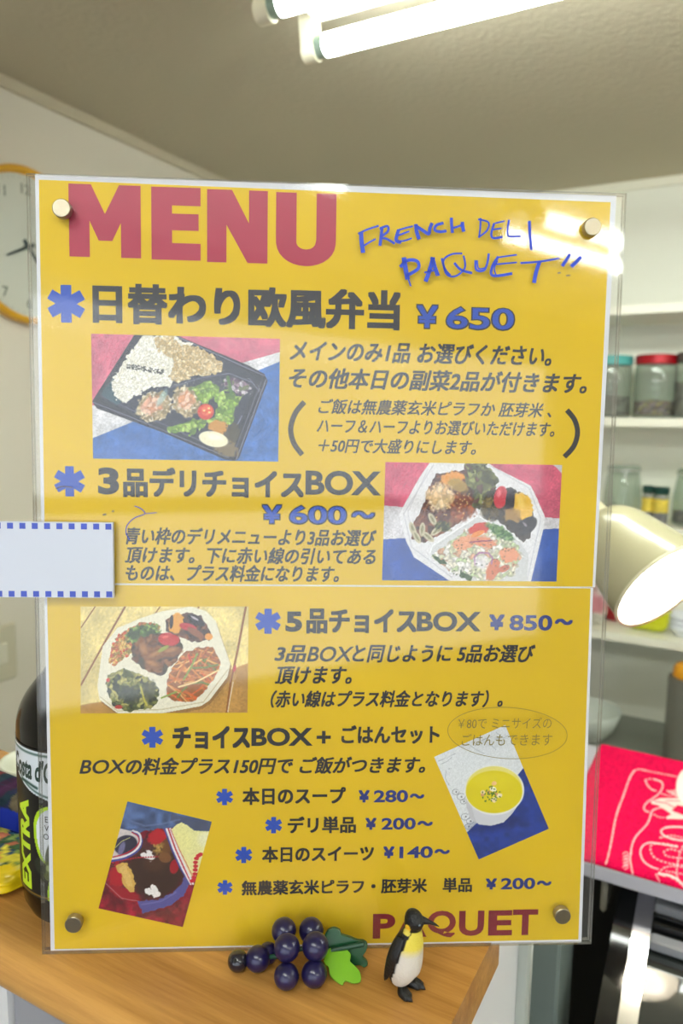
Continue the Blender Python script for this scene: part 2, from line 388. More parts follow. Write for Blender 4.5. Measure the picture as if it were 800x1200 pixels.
M_ink = mat('dark_grey_ink', (38, 38, 50), .45); M_ink2 = mat('black_ink', (22, 22, 30), .45)
M_blue = mat('blue_ink', (20, 72, 180), .45); M_navy = mat('navy_ink', (24, 44, 124), .45)
M_brg = mat('burgundy_ink', (168, 22, 66), .45); M_brg2 = mat('dark_red_ink', (124, 14, 36), .45)
def uvspan(xl_, xr_, yt, yb_, n=NT):
    u0, vt = SP(xl_, yt, n); _, vb = SP(xl_, yb_, n); vm = (vt + vb) / 2
    ya = (yt + yb_) / 2
    for _ in range(3):
        u1, v1 = SP(xr_, ya, n); ya += (v1 - vm) * 2050
    return u0, u1, vb, vt
def text(body, xl_, xr_, yt, yb_, m, w=.025, shear=0.0, n=NT, parent=None, name='lettering'):
    V, F = bold(body, w, shear); u0, u1, vb, vt = uvspan(xl_, xr_, yt, yb_, n)
    a0, a1, b0, b1 = V[:, 0].min(), V[:, 0].max(), V[:, 1].min(), V[:, 1].max()
    W = np.c_[u0 + (V[:, 0] - a0) / (a1 - a0) * (u1 - u0), vb + (V[:, 1] - b0) / (b1 - b0) * (vt - vb), n + V[:, 2] * 1.2e-6]
    return mesh_obj(name, W, F, m, parent)
def letters(polys, m, parent, n=NT, name='lettering'):
    b = MB()
    for spec, xl_, xr_, yt, yb_ in polys:
        u0, u1, vb, vt = uvspan(xl_, xr_, yt, yb_, n)
        for poly in spec: b.add([(u0 + x * (u1 - u0), vb + y * (vt - vb), n) for x, y in poly], [tuple(range(len(poly)))])
    return b.build(name, [m], parent)
gM = [[(0, 0), (.285, 0), (.285, .5), (0, 1)], [(0, 1), (.285, .5), (.31, 1)], [(.31, 1), (.285, .5), (.41, .23), (.5, .6)], [(.5, .6), (.41, .23), (.6, .23)], [(.5, .6), (.6, .23), (.72, .48), (.70, 1)], [(.70, 1), (.72, .48), (1, 1)], [(.72, .48), (.72, 0), (1, 0), (1, 1)]]
gE = [[(0, 0), (.42, 0), (.42, 1), (0, 1)], [(.42, .75), (1, .75), (1, 1), (.42, 1)], [(.42, .41), (.96, .41), (.96, .64), (.42, .64)], [(.42, 0), (1, 0), (1, .235), (.42, .235)]]
gN = [[(0, 0), (.32, 0), (.32, .52), (0, 1)], [(0, 1), (.32, .52), (.41, 1)], [(.32, .52), (.67, 0), (.69, .55), (.41, 1)], [(.67, 0), (1, 0), (1, 1), (.69, .55)], [(.69, .55), (1, 1), (.69, 1)]]
gU = []; _o = [(0, 1), (0, .42)] + [(.5 - .5 * math.cos(t), .36 - .36 * math.sin(t) ** .85) for t in np.linspace(0.1, math.pi - .1, 15)] + [(1, .42), (1, 1)]
_i = [(.34, 1), (.34, .36)] + [(.5 - .16 * math.cos(t), .33 - .1 * math.sin(t)) for t in np.linspace(0.1, math.pi - .1, 15)] + [(.67, .36), (.67, 1)]
for k in range(len(_o) - 1): gU.append([_o[k], _o[k + 1], _i[k + 1], _i[k]])
o = letters([(gM, 80, 165, 215, 300.5), (gE, 177, 235, 218.5, 304), (gN, 242.5, 313.5, 221.5, 307), (gU, 323.5, 393.7, 225, 311)], M_brg, up)
o['label'] = 'large burgundy heading letters'
def star(cx, cy, r, par):
    b = MB(); u, v = SP(cx, cy, NT); s = SP(cx + r, cy, NT)[0] - u
    for k in range(3):
        t = math.pi / 2 + k * math.pi / 3; d = np.array([math.cos(t), math.sin(t)]); q = np.array([-d[1], d[0]]); wd = s * .285
        c = [d * s - q * wd, d * s + q * wd, -d * s + q * wd, -d * s - q * wd]
        b.add([(u + p[0], v + p[1], NT + k * 1e-6) for p in c], [(0, 1, 2, 3)])
    b.build('asterisk', [M_blue], par)
star(77.5, 356, 22, up); star(81.5, 564, 18, up)
for q in ((314, 728, 15), (178.5, 864, 12.7), (263, 934, 10), (320.5, 967, 10), (285.5, 1002, 10), (263.5, 1040, 9)): star(*q, lo)
IT = .24
for (s, a, c, d, e, m, wt, sh, par) in [
    ('日替わり欧風弁当', 108, 469, 331, 379, M_ink, .042, 0, up),
    ('メインのみ1品 お選びください。', 339.5, 646, 398.5, 423, M_ink, .028, IT, up),
    ('その他本日の副菜2品が付きます。', 338.5, 687.5, 430, 455, M_ink, .028, IT, up),
    ('ご飯は無農薬玄米ピラフか 胚芽米 、', 373, 646, 467, 485, M_ink, .020, IT, up),
    ('ハーフ＆ハーフよりお選びいただけます。', 371, 649.5, 490, 507.5, M_ink, .020, IT, up),
    ('＋50円で大盛りにします。', 373, 557.5, 513, 530.5, M_ink, .020, IT, up),
    ('3', 114.5, 139.5, 547.5, 579.5, M_ink2, .045, 0, up), ('品デリチョイス', 144, 356, 547, 582.5, M_ink2, .045, 0, up), ('BOX', 358, 446.5, 551, 580, M_ink2, .035, 0, up),
    ('青い枠のデリメニューより3品お選び', 147, 441, 617.5, 638, M_ink2, .028, IT, up),
    ('頂けます。下に赤い線の引いてある', 146, 440, 640, 660, M_ink2, .028, IT, up),
    ('ものは、プラス料金になります。', 147, 397, 661, 681, M_ink2, .028, IT, up),
    ('5', 334.5, 354, 716.5, 740.5, M_ink2, .045, 0, lo), ('品チョイス', 359, 488, 713, 742.5, M_ink2, .045, 0, lo), ('BOX', 488.5, 563.5, 716.5, 740, M_ink2, .035, 0, lo),
    ('3品', 321.5, 359, 756, 776, M_ink2, .028, IT, lo), ('BOX', 359.5, 414.5, 757.5, 775.5, M_ink2, .018, IT, lo), ('と同じように 5品お選び', 413, 627, 755, 776.5, M_ink2, .028, IT, lo),
    ('頂けます。', 322, 412, 781, 802, M_ink2, .028, IT, lo),
    ('（赤い線はプラス料金となります）。', 317, 589, 809, 829.5, M_ink2, .028, IT, lo),
    ('チョイス', 202, 293, 851, 878, M_ink2, .05, 0, lo), ('BOX', 294.5, 366.5, 853, 874.5, M_ink2, .035, 0, lo), ('+', 371, 387.5, 856.5, 871.5, M_ink2, .025, 0, lo),
    ('ごはんセット', 400, 515, 850, 872, M_ink2, .035, 0, lo),
    ('BOX', 92.5, 149, 890.5, 907, M_ink2, .018, IT, lo), ('の料金プラス150円で ご飯がつきます。', 147, 498, 888, 908.5, M_ink2, .028, IT, lo),
    ('本日のスープ', 284, 405, 923, 943.5, M_ink2, .035, 0, lo), ('デリ単品', 337, 417, 957, 977, M_ink2, .035, 0, lo),
    ('本日のスイーツ', 307, 438, 992, 1011, M_ink2, .035, 0, lo), ('無農薬玄米ピラフ・胚芽米　単品', 283, 553, 1032, 1049.5, M_ink2, .032, 0, lo),
    ]: text(s, a, c, d, e, m, wt, sh, parent=par)
for (s, a, c, d, e, par, m1, m2) in [('￥', 487, 514, 356, 385.5, up, M_ink, M_blue), ('650', 522, 603.7, 358, 386.5, up, M_ink, M_blue), ('￥', 306, 331, 590.5, 614.5, up, M_ink2, M_blue), ('600', 338, 407, 591, 615, up, M_ink2, M_blue), ('〜', 411, 440, 598, 608.5, up, M_ink2, M_blue)]:
    text(s, a, c, d, e, m1, .05 if s.isdigit() else .06, parent=par)
    text(s, a + 1.7, c - 1.7, d + 1.8, e - 1.8, m2, .015 if s.isdigit() else .03, parent=par, n=NT + .00002)
for (s, a, c, d, e) in [('￥', 573, 591, 720, 738.5), ('850', 597, 647, 720.5, 739), ('〜', 650, 671, 725, 732.5), ('￥', 420, 433, 926, 940.5), ('280', 438, 478, 926, 940.5), ('〜', 480, 497, 930, 936),
                        ('￥', 428, 441, 958.5, 972.5), ('200', 447, 487, 958.5, 972.5), ('〜', 489, 507, 962, 968), ('￥', 449, 462, 992, 1006), ('140', 468, 507, 992, 1006), ('〜', 509, 527, 995, 1001),
                        ('￥', 569, 582, 1029.5, 1042.5), ('200', 587, 627, 1029, 1042.5), ('〜', 629, 646, 1032, 1038)]:
    text(s, a, c, d, e, M_navy, .03 if s.isdigit() else .05, parent=lo)
for (s, a, c, yt, yb_) in [('P', 437, 463, 1071, 1100), ('A', 464, 500, 1069.5, 1098.5), ('Q', 501, 534, 1067.5, 1099), ('U', 538, 567, 1067.5, 1097), ('E', 572.5, 600, 1067, 1096.5), ('T', 601, 630, 1066, 1096)]:
    text(s, a, c, yt, yb_, M_brg2, .035, parent=lo)
def strokes(name, lines, w, m, parent, n, px=True, th=0.0):
    """pen strokes: flat ribbons w pixels wide (w may taper)"""
    b = MB()
    for L in lines:
        wd = w
        if isinstance(L, tuple): wd, L = L
        P = smooth_line([SP(x, y, n) for x, y in L], 6); n_ = len(P); wd = wd * (6.2e-4 if name == 'handwriting' and n > 0 and wd > 1.15 else 4.75e-4) / 2
        ls = []; rs = []
        for i in range(n_):
            d = P[min(i + 1, n_ - 1)] - P[max(i - 1, 0)]; d /= np.linalg.norm(d) + 1e-12; q = np.array([-d[1], d[0]]) * wd
            ls.append(P[i] + q); rs.append(P[i] - q)
        vs = [(*q, n) for q in ls] + [(*q, n) for q in rs]
        b.add(vs, [(i, n_ + i, n_ + i + 1, i + 1) for i in range(n_ - 1)])
    return b.build(name, [m], parent)
M_brk = mat('brown_black_ink', (58, 48, 36), .5)
strokes('bracket', [[(356.5, 471), (346, 484), (340.5, 502), (344, 519), (354, 533)]], 6, M_brk, up, NT)
strokes('bracket', [[(664, 480.5), (673, 492), (676.5, 507), (672, 523), (661, 535.5)]], 6, M_ink2, up, NT)
# hand lettering in blue marker on the face of the acrylic
z3 = lambda L: [(400 + x / 4, 220 + y / 4) for x, y in L]
z4 = lambda L: [(560 + x / 4, 220 + y / 4) for x, y in L]
M_mark = mat('blue_marker', (20, 62, 190), .4)
HW = [(3.6, z3([(92, 208), (94, 250), (101, 305)])), (1.6, z3([(78, 216), (120, 196), (175, 178)])), (1.5, z3([(105, 272), (130, 256), (160, 240)])),
      (2.6, z3([(190, 188), (186, 225), (180, 272)])), (2, z3([(178, 192), (215, 180), (217, 205), (185, 232), (212, 240), (250, 262)])),
      (3, z3([(268, 196), (256, 245), (280, 255)])), (1.6, z3([(262, 200), (295, 190), (335, 180)])), (1.5, z3([(265, 224), (290, 214), (318, 204)])), (1.4, z3([(264, 254), (300, 247), (330, 236)])),
      (3.2, z3([(348, 170), (352, 205), (364, 242)])), (2.8, z3([(346, 178), (378, 198), (408, 216), (414, 190), (425, 165)])),
      (2.4, z3([(478, 165), (445, 176), (437, 198), (462, 206), (492, 202)])), (2.6, z3([(515, 140), (516, 175), (520, 212)])), (1.8, z3([(518, 190), (545, 182), (570, 172)])), (3, z3([(566, 160), (568, 182), (573, 206)])),
      (1.6, z3([(652, 142), (650, 190), (644, 235)])), (1.6, z3([(640, 148), (688, 162), (682, 200), (642, 232)])), (2, z4([(76, 165), (62, 215), (72, 236), (115, 230)])), (1.4, z4([(80, 166), (125, 156)])), (1.4, z4([(70, 196), (110, 190)])),
      (1.8, z4([(145, 150), (138, 200), (146, 228), (202, 226)])), (2.6, z4([(240, 155), (243, 220), (250, 292)])),
      (4, z3([(292, 326), (300, 380), (310, 430)])), (1.4, z3([(310, 420), (325, 462)])), (2.8, z3([(275, 372), (310, 340), (355, 345), (358, 380), (300, 415)])),
      (3.6, z3([(430, 326), (415, 380), (394, 440)])), (2.2, z3([(430, 326), (440, 370), (456, 412)])), (1.6, z3([(388, 398), (440, 385)])), (1.2, z3([(418, 326), (434, 380), (446, 414)])),
      (1.6, z3([(566, 308), (515, 312), (478, 342), (492, 405), (535, 414), (578, 375), (572, 318)])), (2, z3([(470, 330), (484, 380), (510, 412)])), (2.2, z3([(528, 352), (560, 385), (612, 400)])),
      (2, z3([(628, 340), (632, 385), (668, 386), (684, 350), (690, 308)])), (1.2, z3([(636, 340), (642, 378), (672, 376)])),
      (2.4, z4([(95, 322), (66, 372), (70, 412), (160, 402)])), (1.4, z4([(95, 326), (182, 314)])), (1.4, z4([(72, 360), (182, 350)])), (1.2, z4([(92, 342), (76, 376), (84, 410)])),
      (1.8, z4([(198, 353), (290, 346), (382, 330)])), (3.4, z4([(288, 346), (272, 395), (262, 446)])), (3, z4([(432, 310), (412, 340), (394, 368)])), (3.4, z4([(484, 322), (460, 348), (436, 370)]))]
hw_ = strokes('handwriting', HW, 2, M_mark, sign, .00012); hw_['label'] = 'blue marker handwriting reading French Deli Paquet'
M_gp = mat('faded_marker', (120, 112, 100), .6)
strokes('handwriting', [z4([(372, 400), (388, 398)]), z4([(412, 412), (432, 410)])], 1.3, M_gp, sign, .0001)
z7 = lambda L: [(50 + x / 4, 530 + y / 4) for x, y in L]
strokes('pen_mark', [(1, z7([(430, 252), (460, 264), (478, 288), (430, 308), (396, 342), (391, 380), (408, 412)])), (.8, z7([(478, 288), (535, 283)]))], 1, M_mark, sign, .0001)
strokes('pen_mark', [(2, z7([(281, 294), (298, 290)])), (2, z7([(325, 277), (334, 276)])), (1, z7([(60, 172), (90, 160), (140, 165)]))], 1, M_gp, sign, .0001)
# pencilled note in an oval on the lower sheet
M_pen = mat('pencil_line', (128, 114, 46), .6)
strokes('handwriting', [[(594.5 + 70 * math.cos(t), 859 + 30 * math.sin(t) + 3 * math.cos(t)) for t in np.linspace(0, 2 * math.pi, 30)]], .7, M_pen, sign, .0001)
text('￥80で ミニサイズの', 537, 646, 841, 854, M_pen, 0, .05, .0001, sign, 'handwriting')
text('ごはんもできます', 541, 647, 860, 874, M_pen, 0, .05, .0001, sign, 'handwriting')
# magnets that clamp the two acrylic sheets together
for i, (x, y) in enumerate(((71.5, 243.5), (694.5, 265.5), (85.5, 1084.5), (659.5, 1074.5))):
    u, v = SP(x, y, .004); mg = [mat('nickel', (160, 150, 132), .34, metal=1, bump=.1, bscale=400)]
    b = MB(); b.lathe([(0, .0040), (.0043, .0040), (.0047, .0036), (.0047, .0001), (0, .0001)], 36)
    o = b.build('magnet', mg, sign, auto=True); o.location = (u, v, 0)

# ------------------------------------------------------------------ the five printed food pictures
def picture(quad, o0, s, fn, par, base, res=.72, n=NT - .00004, label=None):
    (ax, ay), (bx, by), (cx, cy), (dx, dy) = quad
    wpx = math.hypot(bx - ax, by - ay) / s; hpx = math.hypot(dx - ax, dy - ay) / s
    nu, nv = int(wpx / res) + 2, int(hpx / res) + 2; U, V = np.meshgrid(np.linspace(0, 1, nu), np.linspace(0, 1, nv)); U, V = U.ravel(), V.ravel()
    q = [np.array(SP(o0[0] + x / s, o0[1] + y / s, n)) for x, y in quad]
    P = (q[0][None] * ((1 - U) * (1 - V))[:, None] + q[1][None] * (U * (1 - V))[:, None] + q[2][None] * (U * V)[:, None] + q[3][None] * ((1 - U) * V)[:, None])
    W = so[None] + P[:, :1] * su[None] + P[:, 1:] * sv[None] + sn[None] * n; X, Y = to_px(W)
    p = Paint((X - o0[0]) * s, (Y - o0[1]) * s, base); fn(p)
    o = mesh_obj('food_photo', np.c_[P, np.full(len(P), n)], grid_faces(nu, nv)[:, ::-1], M_print, par, colors=p.out())
    o['label'] = label; return o
M_print = vmat('photo_print', .4, .4)
def food_A(p):
    p.poly([(0, 0), (800, 0), (800, 80), (0, 310)], (196, 100, 124)); p.poly([(0, 440), (800, 112), (800, 600), (0, 600)], (62, 108, 178)); p.grain(.09, 5); p.grain(.1, 30)
    p.ell(100, 520, 160, 60, (90, 120, 190), -20, 1, .5)
    p.poly([(195, 18), (345, 22), (640, 145), (700, 178), (712, 205), (600, 505), (585, 517), (545, 512), (300, 405), (45, 312), (26, 285)], (34, 34, 48))
    p.poly([(210, 40), (330, 30), (560, 130), (672, 195), (560, 480), (340, 395), (70, 280)], (44, 48, 66), a=.8)
    for L, w_ in (([(30, 288), (300, 395), (560, 505)], 3), ([(705, 200), (590, 510)], 4), ([(345, 26), (700, 185)], 4), ([(690, 200), (640, 330), (575, 500)], 2), ([(60, 262), (250, 350), (540, 480)], 2), ([(330, 232), (440, 196), (560, 175), (650, 210)], 3), ([(612, 340), (545, 470)], 4), ([(640, 195), (690, 260)], 3)): p.line(L, w_, (132, 134, 158), .8)
    p.poly([(60, 260), (110, 190), (150, 280), (120, 300)], (52, 96, 104), 4, a=.7)
    rice = [(215, 30), (335, 30), (420, 60), (360, 130), (350, 200), (330, 225), (250, 232), (195, 262), (150, 292), (120, 268), (98, 225), (112, 190), (150, 130)]
    p.cells(p.pm(rice, 8, 10), 7, [(240, 236, 226), (232, 228, 216), (248, 244, 236), (222, 216, 200)], 1, .18)
    p.cells(p.pm([(268, 40), (335, 28), (370, 60), (440, 72), (500, 105), (540, 140), (538, 165), (500, 182), (420, 190), (352, 215), (325, 190), (345, 150), (330, 110), (275, 80)], 9, 11), 11, [(214, 190, 142), (200, 172, 118), (226, 208, 168), (190, 160, 104)], 2, .3)
    for k in range(60):
        t = random.random(); p.ell(165 + 140 * t + random.uniform(-9, 9), 146 + 24 * t + random.uniform(-8, 8), 5, 2.5, (50, 48, 46), random.uniform(0, 90), .3)
    for cx, cy, rx, ry, ic in ((268, 305, 74, 56, (222, 168, 142)), (394, 285, 54, 62, (208, 146, 104))):
        m = p.em(cx, cy, rx, ry, -25, .1, .3); p.cells(m, 12, [(206, 188, 150), (182, 160, 118), (222, 212, 188), (150, 128, 88)], 4, .35)
        m = p.em(cx - 4, cy - 6, rx * .62, ry * .58, -35, .3, .5); p.cells(m, 22, [ic, (228, 190, 168), (200, 140, 104)], 5, .12)
    p.ell(300, 270, 40, 12, (150, 190, 190), -60, .5, .6)
    for k, poly in enumerate(([(405, 228), (485, 202), (530, 232), (520, 262), (480, 292), (440, 285), (425, 250)], [(500, 255), (560, 245), (612, 262), (600, 300), (575, 330), (578, 368), (540, 372), (500, 350), (520, 300)], [(322, 385), (380, 370), (430, 352), (520, 345), (575, 350), (560, 372), (480, 375), (448, 388), (425, 418), (375, 405), (335, 412)])):
        p.cells(p.pm(poly, 9, 14), 17, [(150, 186, 70), (122, 160, 52), (172, 200, 98), (96, 130, 46)], 10 + k, .35)
    p.cells(p.pm([(530, 215), (560, 185), (625, 205), (650, 240), (610, 262), (560, 240)], 8, 10), 13, [(110, 120, 80), (150, 120, 140), (90, 60, 90), (190, 180, 190)], 20, .4)
    p.line([(556, 190), (562, 215), (572, 260)], 12, (72, 112, 46)); p.ell(470, 325, 32, 31, (206, 58, 40)); p.ell(474, 320, 22, 20, (226, 110, 72), a=.8)
    for dx, dy in ((-10, 0), (8, -8), (10, 8)): p.ell(474 + dx, 320 + dy, 5, 4, (244, 206, 130))
    p.ell(520, 386, 40, 26, (198, 140, 54), 10, .2, 1, .4); p.ell(576, 410, 30, 38, (70, 62, 40), 20, .2, 1, .5); p.ell(540, 460, 60, 30, (130, 110, 70), 30, .3, .9, .6)
    p.ell(500, 432, 58, 30, (240, 232, 200), 12, .1); p.ell(505, 424, 34, 12, (250, 246, 224), 12, .6, .8); p.grain(.06, 3)
def food_B(p):
    p.poly([(0, 0), (800, 0), (800, 264), (400, 236), (0, 206)], (198, 84, 112)); p.poly([(0, 342), (800, 292), (800, 600), (0, 600)], (48, 84, 166)); p.grain(.1, 4); p.grain(.1, 40)
    p.poly([(690, 45), (740, 45), (740, 95)], (200, 196, 200))
    p.poly([(218, 30), (430, 34), (465, 60), (605, 130), (630, 180), (662, 255), (655, 300), (605, 510), (300, 510), (150, 410), (118, 345), (92, 240), (170, 100)], (226, 224, 228))
    p.line([(225, 50), (110, 240), (140, 370), (300, 490)], 4, (200, 198, 206)); p.line([(440, 50), (600, 140), (645, 260), (590, 505)], 4, (200, 198, 206)); p.line([(205, 65), (125, 235), (150, 350)], 2, (190, 188, 196))
    p.cells(p.pm([(232, 88), (300, 78), (360, 70), (392, 130), (398, 200), (380, 240), (300, 292), (190, 355), (140, 335), (150, 270), (175, 230), (205, 150)], 6), 26, [(104, 54, 40), (84, 40, 34), (128, 74, 50), (70, 40, 30)], 1, .3)
    p.cells(p.em(335, 215, 55, 50, 30, .3, .4), 24, [(150, 74, 36), (120, 60, 40), (170, 90, 50)], 2, .25); p.ell(300, 102, 50, 26, (222, 150, 60), -10, .3, 1, .4); p.ell(320, 130, 40, 24, (170, 140, 60), 20, .4, .9, .5)
    p.cells(p.em(252, 175, 52, 56, 20, .25, .4), 24, [(222, 190, 144), (212, 176, 128), (232, 206, 166)], 3, .2)
    for k in range(26): p.ell(random.uniform(235, 370), random.uniform(150, 260), 3, 2, (226, 190, 120), random.uniform(0, 90), .4)
    for x, y, a in ((145, 300, 70), (182, 302, 95), (222, 262, 60), (238, 306, 140), (160, 330, 60), (205, 330, 40)): p.ell(x, y, 28, 12, (196, 188, 160), a, .25); p.ell(x, y, 18, 5, (120, 116, 80), a, .5, .7)
    p.cells(p.em(265, 290, 32, 22, 0, .3, .5), 10, [(90, 104, 50), (60, 66, 36), (150, 140, 90)], 8, .4)
    p.cells(p.pm([(345, 40), (432, 44), (478, 108), (462, 155), (425, 185), (412, 222), (385, 222), (380, 150), (345, 120)], 9, 14), 20, [(112, 116, 66), (84, 84, 54), (140, 144, 84), (100, 70, 62)], 5, .4)
    p.poly([(440, 150), (530, 138), (592, 170), (618, 255), (604, 330), (575, 352), (500, 285), (412, 222), (430, 170)], (58, 46, 34), 4)
    p.cells(p.em(445, 225, 35, 45, 0, .3, .5), 16, [(96, 80, 44), (60, 50, 34), (130, 110, 60)], 6, .4)
    p.ell(488, 176, 26, 44, (196, 46, 62), 10, .12); p.ell(482, 162, 8, 16, (226, 120, 130), 10, .6, .8); p.ell(575, 212, 36, 58, (226, 178, 50), -18, .12, 1, .2); p.ell(566, 196, 12, 26, (240, 206, 100), -18, .7, .8)
    p.ell(525, 190, 18, 52, (38, 28, 40), 4, .12); p.ell(535, 250, 34, 30, (170, 130, 60), 30, .3, .9, .4); p.ell(590, 288, 28, 46, (34, 28, 34), 50, .15); p.ell(545, 292, 40, 16, (46, 36, 34), 40, .2); p.ell(583, 282, 12, 4, (140, 130, 140), 50, .6)
    p.poly([(400, 248), (560, 345), (598, 400), (590, 505), (370, 508), (212, 395), (222, 365)], (208, 208, 210)); p.line([(212, 392), (222, 365), (400, 248), (562, 346)], 5, (238, 238, 240))
    p.cells(p.pm([(292, 350), (350, 305), (440, 275), (525, 318), (575, 400), (540, 480), (430, 508), (340, 485), (262, 440), (216, 402)], 10, 16), 18, [(226, 220, 204), (206, 206, 176), (190, 204, 160), (236, 232, 226), (214, 170, 140)], 9, .28)
    for x, y, a, b_, r_, c in ((345, 355, 46, 26, -20, (224, 156, 118)), (420, 350, 50, 20, 10, (218, 140, 104)), (520, 402, 38, 28, 0, (226, 150, 112)), (458, 458, 24, 46, 20, (208, 124, 92)), (405, 300, 40, 24, -15, (204, 60, 44)), (400, 318, 30, 10, -20, (228, 140, 60)), (500, 455, 26, 12, -20, (196, 110, 84))): p.ell(x, y, a, b_, c, r_, .15, 1, .3)
    p.cells(p.em(485, 310, 52, 20, 30, .4, .6), 9, [(84, 132, 66), (60, 104, 54), (120, 160, 90)], 11, .35); p.poly([(218, 398), (270, 425), (280, 442), (240, 430)], (60, 84, 44), 4); p.poly([(330, 460), (380, 490), (370, 505), (330, 485)], (60, 84, 44), 4)
    p.line([(388, 440), (386, 410), (405, 392), (440, 394), (456, 412), (452, 436)], 6, (168, 112, 158)); p.line([(368, 352), (400, 348), (452, 345)], 5, (140, 54, 96)); p.ell(415, 430, 30, 26, (232, 226, 236), 0, .3, .6)
    for k in range(50): p.ell(random.uniform(300, 540), random.uniform(340, 480), 3, 2.2, (54, 66, 40), 0, .4)
    p.grain(.07, 3)
def food_C(p):
    p.poly([(380, 400), (800, 300), (800, 560), (0, 560), (0, 480)], (182, 136, 66), 20, 60); p.grain(.07, 7); p.grain(.1, 60)
    for L, w_ in (([(232, 72), (150, 215), (52, 392)], 8), ([(110, 72), (52, 158)], 5), ([(374, 72), (355, 100)], 5), ([(532, 72), (526, 90)], 6), ([(724, 70), (690, 250), (662, 380), (645, 508)], 9)): p.line(L, w_, (140, 84, 34)); p.line([(x + 6, y) for x, y in L], 2, (232, 214, 150), .6)
    p.line([(672, 380), (660, 440), (650, 500)], 4, (230, 222, 200), .8); p.ell(678, 325, 6, 14, (196, 60, 70), 15)
    B = [(500, 72), (560, 90), (600, 130), (630, 220), (660, 305), (648, 360), (575, 455), (540, 478), (380, 508), (205, 510), (128, 452), (118, 400), (140, 235), (200, 160), (300, 118), (380, 92)]
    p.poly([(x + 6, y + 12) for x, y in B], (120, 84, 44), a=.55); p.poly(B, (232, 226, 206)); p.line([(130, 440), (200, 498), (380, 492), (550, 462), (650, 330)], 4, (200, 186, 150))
    p.cells(p.pm([(165, 300), (178, 225), (215, 178), (300, 132), (372, 150), (375, 190), (300, 240), (245, 275), (190, 312)], 6), 9, [(206, 140, 60), (226, 186, 96), (184, 104, 48), (150, 130, 50), (214, 90, 50)], 1, .3)
    p.cells(p.em(305, 188, 75, 42, -15, .2, .5), 14, [(98, 132, 54), (74, 106, 42), (132, 160, 74), (60, 80, 36)], 2, .4)
    p.cells(p.pm([(262, 225), (300, 195), (380, 178), (452, 196), (470, 240), (440, 295), (378, 356), (330, 342), (258, 292)], 5), 26, [(106, 66, 36), (84, 52, 32), (136, 88, 46), (70, 60, 36)], 3, .35)
    for x, y, a, b_, r_ in ((310, 250, 20, 60, -20), (360, 270, 50, 22, -25), (420, 255, 44, 22, -10), (345, 310, 40, 22, 20)): p.ell(x, y, a, b_, (136, 86, 44), r_, .3, .9, .3); p.ell(x - 3, y - 6, a * .6, b_ * .4, (184, 130, 70), r_, .7, .7)
    p.ell(410, 206, 44, 27, (190, 36, 34), 5, .1); p.ell(396, 196, 14, 7, (226, 110, 96), 0, .7, .8); p.ell(388, 244, 26, 8, (150, 160, 60), -30, .3)
    p.cells(p.pm([(395, 125), (440, 105), (490, 96), (545, 112), (585, 190), (575, 212), (500, 216), (450, 196), (400, 172)], 5), 24, [(70, 44, 34), (96, 60, 40), (130, 80, 44)], 4, .35)
    p.ell(440, 140, 30, 42, (220, 156, 50), 20, .15, 1, .3); p.ell(420, 135, 8, 28, (44, 36, 44), 5, .2); p.ell(520, 128, 42, 16, (40, 32, 36), 30, .2); p.ell(488, 156, 36, 15, (186, 44, 50), 15, .15); p.ell(520, 180, 40, 14, (140, 84, 50), 30, .3); p.ell(572, 195, 16, 14, (226, 150, 50), 0, .2); p.ell(515, 120, 18, 4, (190, 180, 190), 30, .5)
    m4 = p.pm([(470, 262), (530, 238), (592, 236), (622, 300), (604, 358), (560, 410), (520, 456), (440, 462), (402, 442), (400, 372), (430, 310)], 5); p.put(m4, (150, 92, 44)); sv_ = p.C.copy()
    for k in range(70):
        x, y, t = random.uniform(410, 610), random.uniform(245, 450), random.uniform(-1.2, .9); l = random.uniform(25, 60)
        p.line([(x - l * math.cos(t), y - l * math.sin(t)), (x, y + random.uniform(-8, 8)), (x + l * math.cos(t), y + l * math.sin(t))], random.uniform(4, 8), random.choice([(214, 140, 66), (196, 112, 48), (226, 176, 104), (170, 90, 40), (214, 100, 40), (110, 130, 60)]))
    p.C = np.where(m4[:, None] > .5, p.C, sv_)
    for L, c in (([(470, 370), (500, 320), (525, 265)], (130, 160, 70)), ([(500, 300), (490, 270)], (200, 50, 44)), ([(450, 400), (520, 380), (615, 330)], (236, 210, 150)), ([(380, 445), (440, 420)], (140, 160, 70))): p.line(L, 7, c)
    p.cells(p.pm([(160, 350), (225, 322), (300, 350), (345, 378), (372, 412), (362, 462), (330, 490), (240, 502), (182, 472), (152, 400)], 5), 17, [(120, 124, 62), (84, 92, 48), (164, 160, 90), (58, 62, 46), (178, 170, 96)], 6, .4)
    p.ell(250, 430, 45, 34, (52, 58, 54), 0, .3, .8, .5); p.ell(330, 415, 30, 40, (80, 80, 60), 20, .3, .8, .5); p.ell(205, 482, 16, 8, (186, 60, 50)); p.ell(162, 372, 8, 8, (206, 70, 60)); p.line([(295, 400), (310, 455), (320, 475)], 7, (190, 180, 70)); p.grain(.06, 3)
